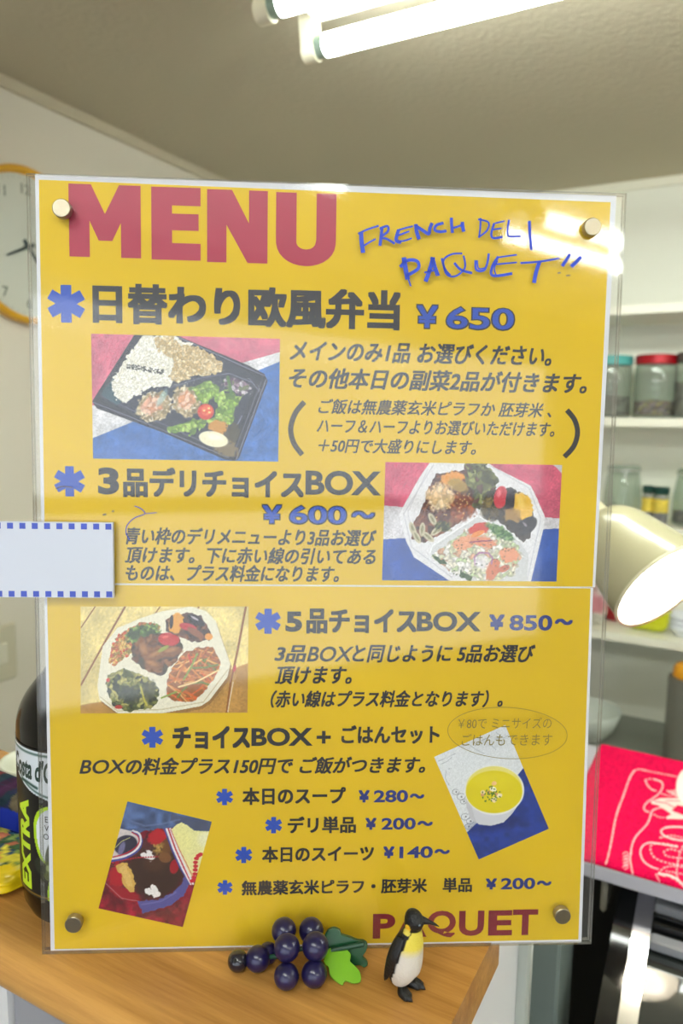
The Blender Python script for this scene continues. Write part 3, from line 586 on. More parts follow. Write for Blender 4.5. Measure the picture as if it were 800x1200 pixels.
def food_D(p):
    p.C[:] = (218, 221, 226); p.poly([(470, 395), (506, 352), (660, 690), (270, 850), (205, 694), (262, 640), (400, 600)], (30, 58, 142)); p.grain(.05, 5)
    mb = (p.C[:, 0] < 80).astype(float); p.grain(.16, 26, 4, mb)
    for L in ([(60, 320), (110, 300), (150, 280)], [(70, 335), (100, 325), (130, 300)], [(100, 370), (95, 410), (120, 450)], [(110, 360), (125, 358)], [(200, 220), (260, 262), (300, 280)], [(250, 240), (290, 210), (340, 190)], [(360, 170), (400, 200), (430, 180)], [(330, 230), (360, 262)]): p.line(L, 2.5, (140, 148, 160), .8)
    for x, y, r in ((150, 480, 18), (178, 505, 22), (190, 530, 16), (200, 610, 22), (225, 632, 20), (215, 660, 18)):
        p.line([(x + r * math.cos(t), y + r * .8 * math.sin(t)) for t in np.linspace(0, 5.5, 9)], 2.5, (96, 100, 112), .8); p.ell(x + 3, y, 5, 5, (60, 60, 70), a=.6)
    p.ell(375, 640, 140, 40, (16, 30, 90), -10, .8, .5)
    p.poly([(199, 470), (206, 560), (228, 622), (275, 650), (335, 656), (400, 638), (440, 598), (470, 556), (505, 480)], (206, 206, 214)); p.poly([(199, 470), (206, 560), (228, 622), (260, 645), (245, 600), (225, 520)], (186, 184, 192), a=.6)
    p.ell(352, 472, 155, 129, (232, 231, 226), 0, .03); p.ell(350, 462, 146, 116, (226, 214, 120), 0, .04); p.ell(350, 480, 147, 111, (218, 200, 14), 0, .03); p.ell(345, 425, 100, 40, (228, 212, 40), 0, .9, .5)
    for x, y, r, c in ((345, 466, 16, (240, 236, 220)), (350, 436, 13, (226, 180, 130)), (292, 482, 13, (238, 214, 170)), (290, 496, 9, (206, 150, 110)), (378, 500, 15, (240, 226, 196)), (350, 522, 16, (236, 214, 176)), (322, 482, 10, (200, 140, 100)), (360, 492, 9, (210, 150, 110))): p.ell(x, y, r, r * .8, c, 0, .2, 1, .4)
    for k in range(34):
        t = random.uniform(0, 6.28); r = random.uniform(0, 1); p.ell(340 + 55 * r * math.cos(t), 492 + 50 * r * math.sin(t), 6, 3.5, (74, 116, 40), random.uniform(0, 180), .3)
def food_E(p):
    p.C[:] = (124, 14, 38); p.grain(.28, 50, 2); p.grain(.2, 18, 5)
    p.poly([(200, 60), (720, 180), (690, 300), (560, 250), (450, 238), (300, 262), (150, 240)], (72, 92, 136), 8, 30)
    mb = p.pm([(200, 60), (720, 180), (690, 260), (450, 238), (150, 240)]); p.grain(.3, 34, 8, mb); p.poly([(480, 155), (720, 205), (700, 262), (560, 240), (470, 200)], (74, 80, 106), 6, 30, .8)
    p.line([(250, 200), (330, 225), (420, 215), (520, 190)], 10, (104, 118, 160), .6)
    p.poly([(195, 240), (280, 258), (320, 300), (355, 250), (440, 240), (520, 420), (580, 540), (520, 620), (420, 640), (300, 640), (180, 560), (130, 430)], (84, 26, 36), 6)
    p.ell(385, 480, 150, 140, (58, 32, 24), 0, .2, 1, .3); p.ell(380, 430, 60, 50, (76, 44, 28), 0, .5, .8); p.ell(430, 340, 48, 60, (110, 72, 32), 0, .3, .9, .5); p.cells(p.em(400, 330, 30, 50, 0, .3, .5), 14, [(150, 110, 46), (90, 56, 26), (176, 140, 70)], 3, .4); p.ell(440, 400, 35, 28, (120, 78, 40), 10, .2)
    p.ell(395, 285, 52, 42, (176, 18, 36), -20, .2, 1, .3); p.ell(490, 450, 25, 40, (160, 16, 34), 10, .2); p.ell(180, 500, 50, 70, (170, 16, 36), 10, .2, 1, .4); p.ell(220, 600, 90, 34, (150, 14, 34), 20, .3, 1, .3)
    p.poly([(190, 240), (262, 254), (300, 285), (312, 320), (288, 365), (220, 402), (140, 420), (130, 400)], (206, 196, 196)); p.ell(222, 330, 66, 52, (44, 42, 66), -20, .1); p.ell(200, 350, 16, 40, (110, 108, 150), 20, .4); p.line([(165, 345), (200, 310), (245, 290)], 4, (190, 190, 120))
    arc = smooth_line([(262, 256), (296, 276), (308, 318), (282, 364), (215, 402), (140, 418)], 6).tolist()
    p.line(arc, 16, (60, 70, 150)); p.line(smooth_line([(262, 252), (298, 270), (304, 316), (278, 358), (212, 394), (140, 408)], 6).tolist(), 10, (226, 222, 226)); p.line(smooth_line([(258, 262), (290, 282), (295, 315), (270, 350), (210, 382), (150, 398)], 6).tolist(), 7, (180, 20, 50))
    p.poly([(470, 250), (500, 220), (530, 206), (562, 222), (600, 252), (700, 256), (640, 440), (596, 525), (570, 490)], (226, 222, 158)); p.ell(660, 300, 40, 40, (230, 228, 200), 0, .7, .7); p.ell(540, 300, 40, 70, (236, 230, 150), -20, .8, .5)
    for off, c in ((-14, (60, 70, 150)), (-4, (232, 228, 232)), (7, (186, 22, 50)), (16, (226, 222, 226))): p.line([(452 + off, 242), (490 + off, 350), (535 + off, 450), (584 + off * .6, 545)], 11, c)
    p.line([(470, 245), (520, 360), (590, 500)], 4, (196, 24, 54))
    for x, y in ((604, 490), (606, 468), (608, 447), (607, 426), (612, 405), (622, 390), (636, 382), (598, 510), (590, 528), (610, 520)): p.ell(x, y, 14, 10, (196, 20, 48))
    for cx, cy, s in ((342, 385, 1), (368, 585, 1.15)): p.ell(cx - 14 * s, cy + 2, 26 * s, 15 * s, (234, 230, 230), 20, .15, 1, .5); p.ell(cx + 12 * s, cy, 16 * s, 34 * s, (234, 230, 230), -15, .15, 1, .5); p.ell(cx + 26 * s, cy + 14 * s, 15 * s, 13 * s, (234, 230, 230), 0, .2)
    p.line([(150, 428), (220, 412), (290, 400), (330, 398), (400, 394)], 8, (180, 18, 44), 1, 14)
    p.poly([(164, 452), (190, 430), (228, 432), (258, 480), (278, 545), (268, 588), (240, 592), (210, 545), (196, 490)], (206, 166, 84), 5); p.poly([(185, 450), (220, 440), (250, 500), (262, 560), (235, 560)], (224, 192, 118), 5, a=.6)
    p.poly([(285, 640), (400, 632), (470, 600), (530, 545), (545, 500), (575, 545), (540, 610), (460, 668), (320, 708)], (84, 82, 148), 5); p.line([(310, 660), (420, 640), (500, 590)], 8, (120, 118, 180), .6); p.line([(110, 540), (200, 625), (290, 640)], 4, (190, 150, 150), .7); p.grain(.06, 4)
picture([(22, 20), (760, 40), (753, 520), (30, 508)], (100, 385), 10 / 3, food_A, up, (214, 212, 216), label='printed photo of a black bento box with rice and salad')
picture([(38, 38), (728, 50), (706, 505), (25, 500)], (440, 530), 10 / 3, food_B, up, (212, 208, 214), label='printed photo of a white three part deli box')
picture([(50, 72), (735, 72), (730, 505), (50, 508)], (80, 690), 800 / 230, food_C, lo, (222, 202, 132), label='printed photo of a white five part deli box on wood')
picture([(38, 298), (408, 132), (635, 672), (270, 832)], (500, 820), 800 / 180, food_D, lo, (218, 221, 226), label='printed photo of yellow soup in a white cup')
picture([(232, 90), (697, 202), (537, 783), (72, 680)], (100, 920), 800 / 170, food_E, lo, (124, 14, 38), label='printed photo of dark chocolate dessert')

# ------------------------------------------------------------------ price card on the left edge of the board
pc = empty('price_card', so + su * -.17 + sv * .2, R3.to_euler(), 'blank white card with blue checked borders fixed over the board\'s left edge', 'card')
def CP(x, y, n): P = on_plane(x, y, so + sn * n, sn) - (so + su * -.17 + sv * .2); return (float(P @ su), float(P @ sv), float(P @ sn))
n1 = .0035; u1, v1, _ = CP(132, 612.5, n1); _, v0, _ = CP(132, 700.5, n1); u0 = u1 - .115
b = MB(); b.box(u0, u1, v0, v1, .0006, n1); b.build('card', [mat('white_card', (198, 202, 217), .35)], pc)
b = MB(); s = .00315; st = .0064
for k in range(18):
    x = u1 - .0007 - st * k
    for y in (v1 - .0006 - s, v0 + .0003): b.add([(x - s, y, n1 + .00003), (x, y, n1 + .00003), (x, y + s, n1 + .00003), (x - s, y + s, n1 + .00003)], [(0, 1, 2, 3)])
b.build('checked_border', [mat('check_blue', (60, 80, 184), .4)], pc, kind='stuff')
b = MB(); b.box(u1 - .03, u1 - .012, (v0 + v1) / 2 - .01, (v0 + v1) / 2 + .01, .0, .0006); b.build('tape', [M_white], pc)
# ================================================================== ceiling light fixtures
M_tube = glow('lit_tube', (246, 252, 246), TUBE_GLOW); M_sock = mat('cream_socket', (226, 220, 196), .4); M_hous = mat('fixture_enamel', (232, 232, 224), .35)
M_pin = mat('tube_cap', (150, 170, 160), .3, metal=.6)
def fixture(x0, L, label):
    r = empty('ceiling_light', (x0, .965, ZT)); tag(r, label, 'ceiling light', None)
    b = MB(); b.prism([(.024, -.052, 0), (.024, -.046, -.066), (.024, .046, -.066), (.024, .052, 0)], (L - .048, 0, 0)); b.build('housing', [M_hous], r)
    for s in (-1, 1):
        for e in (0, 1):
            xe = 0 if e == 0 else L
            dx = 1 if e == 0 else -1; b = MB()
            out = [(s * .050 - .012, -.045), (s * .050 + .014, -.045)] + [(s * .0625 + .0165 * math.cos(t), -.096 + .0165 * math.sin(t)) for t in np.linspace(.2, -math.pi - .2, 12)]
            out = out if s else out
            b.prism([(xe - .006 * dx, y, z) for y, z in out], (.022 * dx, 0, 0)); so_ = b.build('socket', [M_sock], r, auto=True)
            b = MB(); b.tube([(xe + .016 * dx, s * .0625, -.092), (xe + .030 * dx, s * .0625, -.092)], .0163, 24); b.build('tube_cap', [M_pin], so_)
        b = MB(); b.tube([(.0302, s * .0625, -.092), (L - .0302, s * .0625, -.092)], .0160, 24); b.build('fluorescent_tube', [M_tube], r, smooth=False)
        o = r.children[-1]; o.data.polygons.foreach_set('use_smooth', [True] * len(o.data.polygons))
    b = MB(); b.tube([(.10, 0, -.055), (.10, 0, -.085)], .010, 16); b.build('starter', [M_white], r, auto=True)
    b = MB(); b.lathe([(0, -.058), (.014, -.056), (.016, -.0549)], 20, T=lambda q: q + np.array([.06, .01, 0])); b.build('screw_cap', [M_sock], r, smooth=True)
    return r
fixture(-.628, 1.2, 'twin tube fluorescent ceiling light above the menu board')
f2 = fixture(.86, 1.2, 'twin tube fluorescent ceiling light nearer the front window'); f2.location.y = -.515
f3 = fixture(-.45, .9, 'unseen twin tube ceiling light added to brighten the board, ledge and shelves'); f3.location.y = -.50  # added fill fixture out of view, lifts the board, ledge and shelves
f4 = fixture(.8, 1.2, 'unseen twin tube ceiling light added to brighten the back wall and shelves')  # added fill fixture out of view, throws low light on the shelf wall

# ================================================================== wall clock
kc = (on_x(27, 290, X0)[1], on_x(27, 290, X0)[2]); KR = .154
clk = empty('wall_clock', (X0 + .001, kc[0], kc[1]), (math.radians(90), 0, math.radians(90)), 'round wall clock with a yellow rim high on the left wall', 'clock')
M_rim = mat('yellow_rim', (226, 170, 44), .35); M_face = mat('clock_face', (214, 218, 208), .5); M_num = mat('clock_numerals', (112, 124, 112), .6); M_hand = mat('clock_hand', (44, 62, 66), .4)
MB().lathe([(0, .0), (KR, .0), (KR, .022), (KR - .006, .028), (KR - .012, .024), (KR - .014, .012), (0, .012)], 64, ks=[0] * 6).build('rim', [M_rim], clk, smooth=True)
MB().lathe([(KR - .0145, .0125), (0, .0125)], 48).build('face', [M_face], clk)
for k in range(1, 13):
    V, F = bold(str(k), .02); t = math.radians(90 - 30 * k); s = .028; c = (V[:, :2].max(0) + V[:, :2].min(0)) / 2; q = (V[:, :2] - c) * s
    mesh_obj('numeral', np.c_[q[:, 0] + .112 * math.cos(t), q[:, 1] + .112 * math.sin(t), .013 + V[:, 2] * 1e-5], F, M_num, clk)
b = MB()
for k in range(60):
    t = math.radians(6 * k); r0 = .130 if k % 5 else .126; c_, s_ = math.cos(t), math.sin(t); w_ = .0004
    b.add([(r0 * c_ - w_ * s_, r0 * s_ + w_ * c_, .0129), (.134 * c_ - w_ * s_, .134 * s_ + w_ * c_, .0129), (.134 * c_ + w_ * s_, .134 * s_ - w_ * c_, .0129), (r0 * c_ + w_ * s_, r0 * s_ - w_ * c_, .0129)], [(3, 2, 1, 0)])
b.build('minute_marks', [M_num], clk, kind='stuff')
def hand(name, ang, L, w_, z):
    t = math.radians(ang); d = np.array([math.cos(t), math.sin(t)]); q = np.array([-d[1], d[0]])
    P = [(*(-d * .015 + q * w_), z), (*(d * L + q * w_ * .5), z), (*(d * L - q * w_ * .5), z), (*(-d * .015 - q * w_), z)]
    MB().prism(P, (0, 0, .001)).build(name, [M_hand], clk)
hand('minute_hand', 207, .058, .0035, .016); hand('hour_hand', -52, .062, .0045, .0145); hand('second_hand', 12, .09, .001, .018)
MB().tube([(0, 0, .013), (0, 0, .0205)], .006, 16).build('hub', [M_hand], clk, auto=True)

# switch plate
a = on_x(17, 728, X0 + .004); c = on_x(17, 794, X0 + .004); sy1 = a[1]; sy0 = sy1 - .072; zc = (a[2] + c[2]) / 2
sw = empty('switch_plate', (X0, (sy0 + sy1) / 2, zc), None, 'cream plastic light switch plate on the left wall below the clock', 'switch')
M_sw = mat('switch_plastic', (212, 206, 182), .4)
MB().box(0, .008, -.036, .036, -.060, .060, bev=.003).build('plate', [M_sw], sw, auto=True)
MB().box(.008, .011, -.012, .012, -.022, .022, bev=.001).build('rocker', [mat('rocker_plastic', (226, 222, 204), .4)], sw, auto=True)

# ================================================================== shelves on the back wall
YF = 1.975
shelf_z = [on_y(740, 357.5, YF)[2], on_y(740, 489.5, YF)[2], on_y(790, 619.5, YF)[2], on_y(750, 746, YF)[2]]
names = ['upper empty cream wall shelf nearest the ceiling', 'cream wall shelf carrying the tall lidded storage jars', 'cream wall shelf carrying the clamp jar and small spice bottles', 'lowest cream wall shelf carrying packets and white bowls']
for z, nm in zip(shelf_z, names):
    o = MB().box(-.95, .9, YF, Y1 - .0005, z - .0215, z).build('wall_shelf', [M_cream], origin=(0, 2.1, z), label=nm, cat='shelf')
    o['group'] = 'cream shelves on the back wall'
M_glass = clear('jar_glass', 1.45, (236, 242, 236), .02, haze=.10)
def seeds(name, par, r, h, cols, sd, slope=0.0, cell=.006):
    """a settled heap of dried goods: bumpy cylinder of many small pieces"""
    n, m = 40, 8; vs = []; 
    for i in range(m + 1):
        z = h * i / m
        for j in range(n):
            t = 2 * math.pi * j / n; vs.append((r * math.cos(t), r * math.sin(t), z + (slope * math.cos(t) * r if i == m else 0)))
    k0 = (m) * n
    rings = [1, .8, .55, .3, .05]
    for q in rings[1:]:
        for j in range(n):
            t = 2 * math.pi * j / n; vs.append((r * q * math.cos(t), r * q * math.sin(t), h + .006 * (1 - q) + slope * math.cos(t) * r * q))
    fs = [(i * n + j, i * n + (j + 1) % n, (i + 1) * n + (j + 1) % n, (i + 1) * n + j) for i in range(m + len(rings) - 1) for j in range(n)]
    v = np.array(vs); an = np.arctan2(v[:, 1], v[:, 0]); p = Paint(an / (2 * math.pi) * 40 * 10 + v[:, 0] * 300, v[:, 2] * 2500 + v[:, 1] * 400, cols[0]); p.cells(np.ones(len(v)), 9, cols, sd, .4)
    return tag(mesh_obj(name, v, fs, M_seed, par, colors=p.out()), kind='stuff')
M_seed = vmat('dried_goods', .8, .2, bump=.6, bscale=300)
def jar(name, px, zt, w_, h, lidcol, label, grp, cont, cols, sd, lidh=.024, y=2.075, metal=.0):
    z = zt; x = on_y(px, 489, y)[0] if px < 5000 else px
    r = empty(name, (x, y, z + .0005), None, label, 'jar', grp); R = w_ / 2
    MB().lathe([(0, 0), (R * .94, 0), (R, .005), (R, h * .80), (R * .95, h * .84), (R * .9, h - lidh), (R * .88, h - lidh), (R * .92, h * .83), (R * .97, h * .79), (R * .97, .006), (0, .004)], 40).build('glass_body', [M_glass], r, smooth=True)
    seeds('contents', r, R * .955, cont, cols, sd).location = (0, 0, .006)
    MB().lathe([(0, h - lidh), (R * .96, h - lidh), (R, h - lidh + .002), (R, h - .003), (R * .95, h), (0, h)], 40).build('lid', [mat('lid_' + str(sd), lidcol, .25, metal=metal)], r, auto=True)
    return r
g = 'lidded storage jars on the second shelf'; z2 = shelf_z[1]
jar('storage_jar', 713.5, z2, .104, .160, (74, 168, 164), 'tall glass storage jar with a teal lid left of the red lidded jar', g, .050, [(120, 112, 100), (150, 144, 130), (96, 84, 70)], 1)
jar('storage_jar', 764.5, z2, .102, .160, (172, 24, 34), 'tall glass storage jar with a red lid and mixed dried goods', g, .036, [(120, 60, 30), (70, 40, 30), (180, 150, 40), (150, 110, 120), (90, 60, 50)], 2, metal=.3)
jar('storage_jar', 813.5, z2, .104, .164, (80, 84, 78), 'tall glass storage jar with a dark grey lid at the right', g, .085, [(110, 98, 84), (86, 74, 64), (130, 118, 100)], 3)
z3_ = shelf_z[2]
def clampjar(x, y, w_, h, label, cont, cols, sd):
    r = empty('clamp_jar', (x, y, z3_ + .0005), None, label, 'jar', 'clamp lid jars on the third shelf'); R = w_ / 2
    MB().lathe([(0, 0), (R * .95, 0), (R, .006), (R * .98, h * .5), (R * .86, h * .78), (R * .80, h * .86), (R * .77, h * .86), (R * .84, h * .76), (R * .95, h * .5), (R * .96, .008), (0, .005)], 40).build('glass_body', [M_glass], r, smooth=True)
    seeds('contents', r, R * .94, cont, cols, sd, -.1).location = (0, 0, .007)
    MB().lathe([(R * .8, h * .865), (R * .86, h * .88), (R * .86, h * .93), (R * .78, h * .985), (R * .5, h), (0, h * .99)], 40).build('glass_lid', [clear('lid_glass', 1.5, (206, 220, 208), .03, haze=.2)], r, smooth=True)
    b = MB(); b.tube([(R * .86 * math.cos(t), R * .86 * math.sin(t), h * .9) for t in np.linspace(0, 2 * math.pi, 33)], .0016, 8, cap=False); b.build('wire_bail', [M_chrome], r, smooth=True)
    b = MB(); b.tube([(R * .2, -R * .84, h * .94), (R * .22, -R * 1.0, h * .86), (R * .24, -R * .95, h * .72)], .0018, 8); b.build('clamp', [M_chrome], r, smooth=True)
yj = 2.07
clampjar(on_y(727, 610, yj)[0], yj, .098, .148, 'squat clamp lid glass jar with brown grain behind the board edge', .028, [(120, 98, 70), (96, 76, 54), (140, 118, 88)], 5)
clampjar(on_y(810, 610, yj)[0], yj, .10, .146, 'clamp lid glass jar with dark contents right of the spice bottles', .022, [(50, 44, 44), (66, 58, 56)], 6)
for x, w_, h, lb in ((757.5, .027, .098, 'narrow spice bottle with dark green cap left of its twin'), (772.8, .040, .096, 'wider spice bottle with dark green cap and yellow label')):
    X = on_y(x, 600, 2.04)[0]; r = empty('spice_bottle', (X, 2.04, z3_ + .0005), None, lb, 'bottle', 'small spice bottles on the third shelf'); R = w_ / 2
    MB().lathe([(0, 0), (R * .95, 0), (R, .003), (R, h * .72), (R * .8, h * .80), (0, h * .80)], 28).build('glass_body', [clear('spice_glass', 1.45, (200, 200, 190), .05, .2)], r, smooth=True)
    MB().lathe([(R * 1.015, h * .32), (R * 1.015, h * .68)], 28).build('paper_label', [mat('spice_label', (214, 190, 70), .6, var=.25, vscale=90)], r, smooth=True)
    MB().lathe([(0, h * .805), (R * .98, h * .805), (R * 1.02, h * .82), (R * 1.02, h * .98), (R * .9, h), (0, h)], 28).build('cap', [mat('green_cap', (16, 60, 52), .4)], r, auto=True)
    MB().lathe([(0, .002), (R * .9, .002), (R * .9, h * .26), (0, h * .28)], 24).build('contents', [mat('dark_spice', (70, 66, 84), .8)], r, smooth=True)
# lowest shelf
def blob(name, c, size, fn, mats, label=None, cat=None, parent=None, nu=40, nv=30, seed=0, amp=.1, colors=None, origin=None, grp=None):
    """a soft crumpled bag: superellipsoid with folds"""
    vs = []
    for i in range(nv + 1):
        f = math.pi * i / nv
        for j in range(nu):
            t = 2 * math.pi * j / nu; e = .55
            sp = lambda v, p: math.copysign(abs(v) ** p, v)
            vs.append((sp(math.sin(f), e) * sp(math.cos(t), e), sp(math.sin(f), e) * sp(math.sin(t), e), sp(math.cos(f), e)))
    v = np.array(vs); n = vnoise(v[:, 0] * 10 + v[:, 2] * 7, v[:, 1] * 10 + v[:, 2] * 5, 4, seed) - .5 + .5 * (vnoise(v[:, 0] * 10, v[:, 2] * 10 + v[:, 1] * 6, 1.6, seed + 3) - .5)
    v = v * (1 + amp * n)[:, None] * np.array(size) / 2
    if fn: v = fn(v)
    v[:, 2] -= v[:, 2].min()
    fs = [(i * nu + j, (i + 1) * nu + j, (i + 1) * nu + (j + 1) % nu, i * nu + (j + 1) % nu) for i in range(nv) for j in range(nu)]
    o = mesh_obj(name, v, fs, mats, parent, True, colors=colors(v) if colors else None); o.location = c
    return tag(o, label, cat, grp)
z4_ = shelf_z[3]
def pkcol(v):
    p = Paint(v[:, 0] * 1000, v[:, 2] * 1000, (202, 206, 40)); p.ell(-6, 52, 24, 20, (196, 186, 190), 20, .2, 1, .6); p.cells(p.em(-8, 48, 20, 12, 0, .3, .5), 8, [(150, 120, 170), (190, 176, 196), (214, 200, 180)], 3); p.poly([(-60, 0), (60, 0), (60, 12), (-60, 20)], (182, 190, 30)); return p.out()
M_pk = vmat('glossy_packet_print', .25, .5)
x4 = on_y(757, 740, 2.04)[0]
blob('snack_packet', (x4, 2.045, z4_ + .0005), (.112, .04, .098), None, M_pk, 'yellow green food packet on the lowest shelf behind the lamp', 'packet', nu=90, nv=70, seed=2, amp=.06, colors=pkcol)
xr_ = on_y(718, 740, 2.12)[0]; rd = empty('red_tin', (xr_, 2.12, z4_ + .0005), None, 'dark red tin on the lowest shelf left of the yellow green packet', 'tin')
MB().lathe([(0, 0), (.026, 0), (.0275, .003), (.0275, .062), (.026, .065), (0, .065)], 32).build('body', [mat('red_enamel', (150, 26, 34), .3)], rd, auto=True); MB().lathe([(0, .0655), (.0282, .0655), (.0282, .072), (.026, .074), (0, .074)], 32).build('lid', [mat('red_lid', (168, 34, 40), .3)], rd, auto=True)
def pinkc(v):
    p = Paint(v[:, 0] * 1000, v[:, 2] * 1000, (222, 188, 180)); p.cells(p.pm([(-90, 60), (90, 60), (90, 300), (-90, 300)]), 9, [(226, 206, 196), (214, 176, 170), (238, 226, 216)], 2, .3); p.ell(0, 62, 40, 26, (206, 118, 130), 0, .5, .9); p.cells(p.pm([(-90, 0), (90, 0), (90, 36), (-90, 36)], 4), 8, [(236, 232, 214), (214, 208, 190)], 3); return p.out()
blob('soft_bag', (on_y(694, 740, 2.03)[0], 2.03, z4_ + .0005), (.068, .06, .235), None, vmat('bag_fabric', .8, .2), 'crumpled pale pink bag on the lowest shelf seen through the board edge', 'bag', nu=80, nv=80, seed=12, amp=.12, colors=pinkc)
xb_ = on_y(803, 740, 2.05)[0]
M_porc = mat('white_porcelain', (226, 230, 236), .2, coat=.3)
for k in range(3):
    MB().lathe([(0, 0), (.026, 0), (.028, .004), (.040, .016), (.046, .030), (.044, .030), (.037, .016), (.02, .006), (0, .005)], 36).build('white_bowl', [M_porc], smooth=True, origin=None, label=['bottom white bowl of the stack on the lowest shelf', 'middle white bowl of the stack on the lowest shelf', 'top white bowl of the stack on the lowest shelf'][k], cat='bowl', group='stacked bowls on the lowest shelf').location = (xb_, 2.05, z4_ + .0005 + k * .0125)

# ================================================================== the dark worktop along the back wall
zw = on_y(740, 838, Y1)[2]
kt = empty('worktop_unit', (.1, 1.9, 0), None, 'dark steel worktop unit along the back wall below the shelves', 'worktop')
MB().box(-1.3, 1.4, -.29, .305, zw - .03, zw, bev=.003).build('worktop', [mat('dark_steel_top', (124, 128, 118), .4, metal=.0, spec=.5)], kt)
MB().box(-1.28, 1.38, -.26, .30, 0, zw - .0305).build('base_cabinet', [mat('cabinet_grey', (96, 98, 94), .5)], kt)
bx = on_y(690, 850, 1.98); bwl = empty('glass_bowl', (bx[0], 1.98, zw + .0005), None, 'shallow frosted glass mixing bowl on the dark worktop', 'bowl')
MB().lathe([(0, 0), (.03, 0), (.035, .004), (.062, .035), (.080, .085), (.077, .085), (.058, .036), (.03, .008), (0, .007)], 40).build('bowl', [mat('frosted_glass', (196, 204, 196), .3)], bwl, smooth=True)
cx_ = on_y(803, 845, 1.96)[0]; cn = empty('canister', (cx_, 1.96, zw + .0005), None, 'grey canister with an orange lid at the right end of the view', 'canister')
ch = on_y(800, 793, 1.96)[2] - zw
MB().lathe([(0, 0), (.044, 0), (.047, .004), (.047, ch), (0, ch)], 36).build('body', [mat('canister_grey', (132, 130, 122), .4, metal=.3)], cn, auto=True); MB().lathe([(0, ch + .0005), (.036, ch + .0005), (.038, ch + .004), (.036, ch + .024), (.030, ch + .032), (0, ch + .034)], 36).build('lid', [mat('orange_lid', (232, 160, 32), .35)], cn, auto=True)

# ================================================================== appliance under its board, with the red printed cloth
ZB = CZ - .5
bd = MB().box(-.182, .42, .826, 1.150, ZB - .018, ZB, bev=.002).build('grey_board', [mat('grey_laminate', (196, 194, 204), .45)], origin=(.1, 1.0, ZB), label='pale grey board lying over the chrome appliance under the red cloth', cat='board')
# cloth: a flat folded bandana
nx, ny = 330, 260
xs = np.r_[np.linspace(-.160, .03, 300), np.linspace(.035, .36, 30)]; ys = np.linspace(.8262, 1.149, ny)
GX, GY = np.meshgrid(xs, ys); GX, GY = GX.ravel(), GY.ravel(); wv = .0012 * (vnoise(GX * 100, GY * 100, 5, 2)) + .0006 * vnoise(GX * 100, GY * 100, 1.5, 4)
edge = np.minimum(np.minimum(GX + .160, GY - .826), 1.149 - GY); lift = .0062 + wv; lift = lift * np.clip(edge / .005, .12, 1) ** .5
top = np.c_[GX, GY, ZB + .0006 + lift]
PX, PY = to_px(top); p = Paint((PX - 700) * 6, (PY - 850) * 6, (222, 6, 74)); p.grain(.08, 9)
W_ = (250, 214, 206)
ln = lambda L, w_=9, dash=0: p.line(smooth_line(L, 6).tolist(), w_, W_, .92, dash)
ln([(60, 968), (90, 850), (130, 640), (190, 470), (225, 370), (258, 318)], 10); ln([(258, 318), (300, 310), (420, 335), (560, 362), (700, 395)], 8, 24); ln([(60, 968), (52, 1000)], 9, 24)
ln([(335, 385), (350, 420), (380, 450), (408, 460)], 9); ln([(335, 385), (370, 376), (400, 380)], 8, 26); ln([(400, 380), (450, 400), (455, 440), (420, 490), (350, 540), (326, 575), (335, 600), (360, 608)], 10); ln([(395, 625), (430, 645), (470, 648)], 8, 22)
ln([(450, 575), (400, 590), (380, 610), (350, 690), (270, 780), (240, 850), (235, 895)], 10); ln([(235, 895), (228, 940), (240, 1010), (250, 1055)], 10)
ln([(450, 480), (500, 495), (530, 490)], 8, 20)
p.poly([(372, 535), (440, 512), (600, 510), (700, 520), (700, 560), (600, 570), (560, 560), (520, 600), (600, 630), (700, 640), (700, 660), (490, 658), (480, 645), (520, 625), (430, 565), (380, 550)], W_); p.line([(400, 536), (480, 545), (560, 590), (620, 600)], 6, (222, 40, 80)); p.line([(480, 530), (600, 530)], 5, (222, 60, 90))
p.line([(490, 460), (560, 500)], 9, W_); p.line([(515, 458), (570, 490)], 8, W_); p.line([(540, 455), (580, 480)], 8, W_)
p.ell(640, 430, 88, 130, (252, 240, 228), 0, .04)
ln([(600, 715), (500, 715), (450, 735), (455, 765), (500, 790), (560, 805), (620, 810)], 12); ln([(440, 790), (520, 775), (600, 790)], 9, 24)
ln([(560, 855), (450, 835), (370, 825), (320, 845), (300, 890), (320, 950), (370, 990), (425, 1010)], 10); ln([(560, 850), (450, 830), (380, 840), (372, 880), (400, 930), (480, 965), (600, 985)], 9, 30); ln([(580, 890), (520, 870), (470, 885), (480, 915), (540, 930), (620, 935)], 9, 28)
ln([(600, 850), (570, 930), (555, 1040), (570, 1090)], 10, 20); ln([(430, 1040), (470, 1000), (540, 990), (620, 1000)], 9, 24); ln([(480, 1025), (540, 1035), (610, 1050)], 8, 20)
ln([(430, 1045), (500, 1055), (560, 1085), (620, 1140)], 18); ln([(408, 1045), (440, 1105)], 6)
for k in range(5): ln([(178, 905 + k * 22), (200, 890 + k * 22), (215, 905 + k * 22), (190, 925 + k * 22)], 5)
for ox in (1000, 1700, 2500):
    for rr in (260, 200, 130): ln([(ox + rr * math.cos(t), 700 + rr * .9 * math.sin(t)) for t in np.linspace(0, 6, 12)], 11, 20)
clr = p.out()
n_ = len(top); bot = top.copy(); bot[:, 2] = ZB + .0004
ft = grid_faces(len(xs), ny); nxx = len(xs)
sk = []
for i in range(nxx - 1): sk += [(n_ + i, n_ + i + 1, i + 1, i), (n_ + (ny - 1) * nxx + i + 1, n_ + (ny - 1) * nxx + i, (ny - 1) * nxx + i, (ny - 1) * nxx + i + 1)]
for j in range(ny - 1): sk += [(n_ + (j + 1) * nxx, n_ + j * nxx, j * nxx, (j + 1) * nxx), (n_ + j * nxx + nxx - 1, n_ + (j + 1) * nxx + nxx - 1, (j + 1) * nxx + nxx - 1, j * nxx + nxx - 1)]
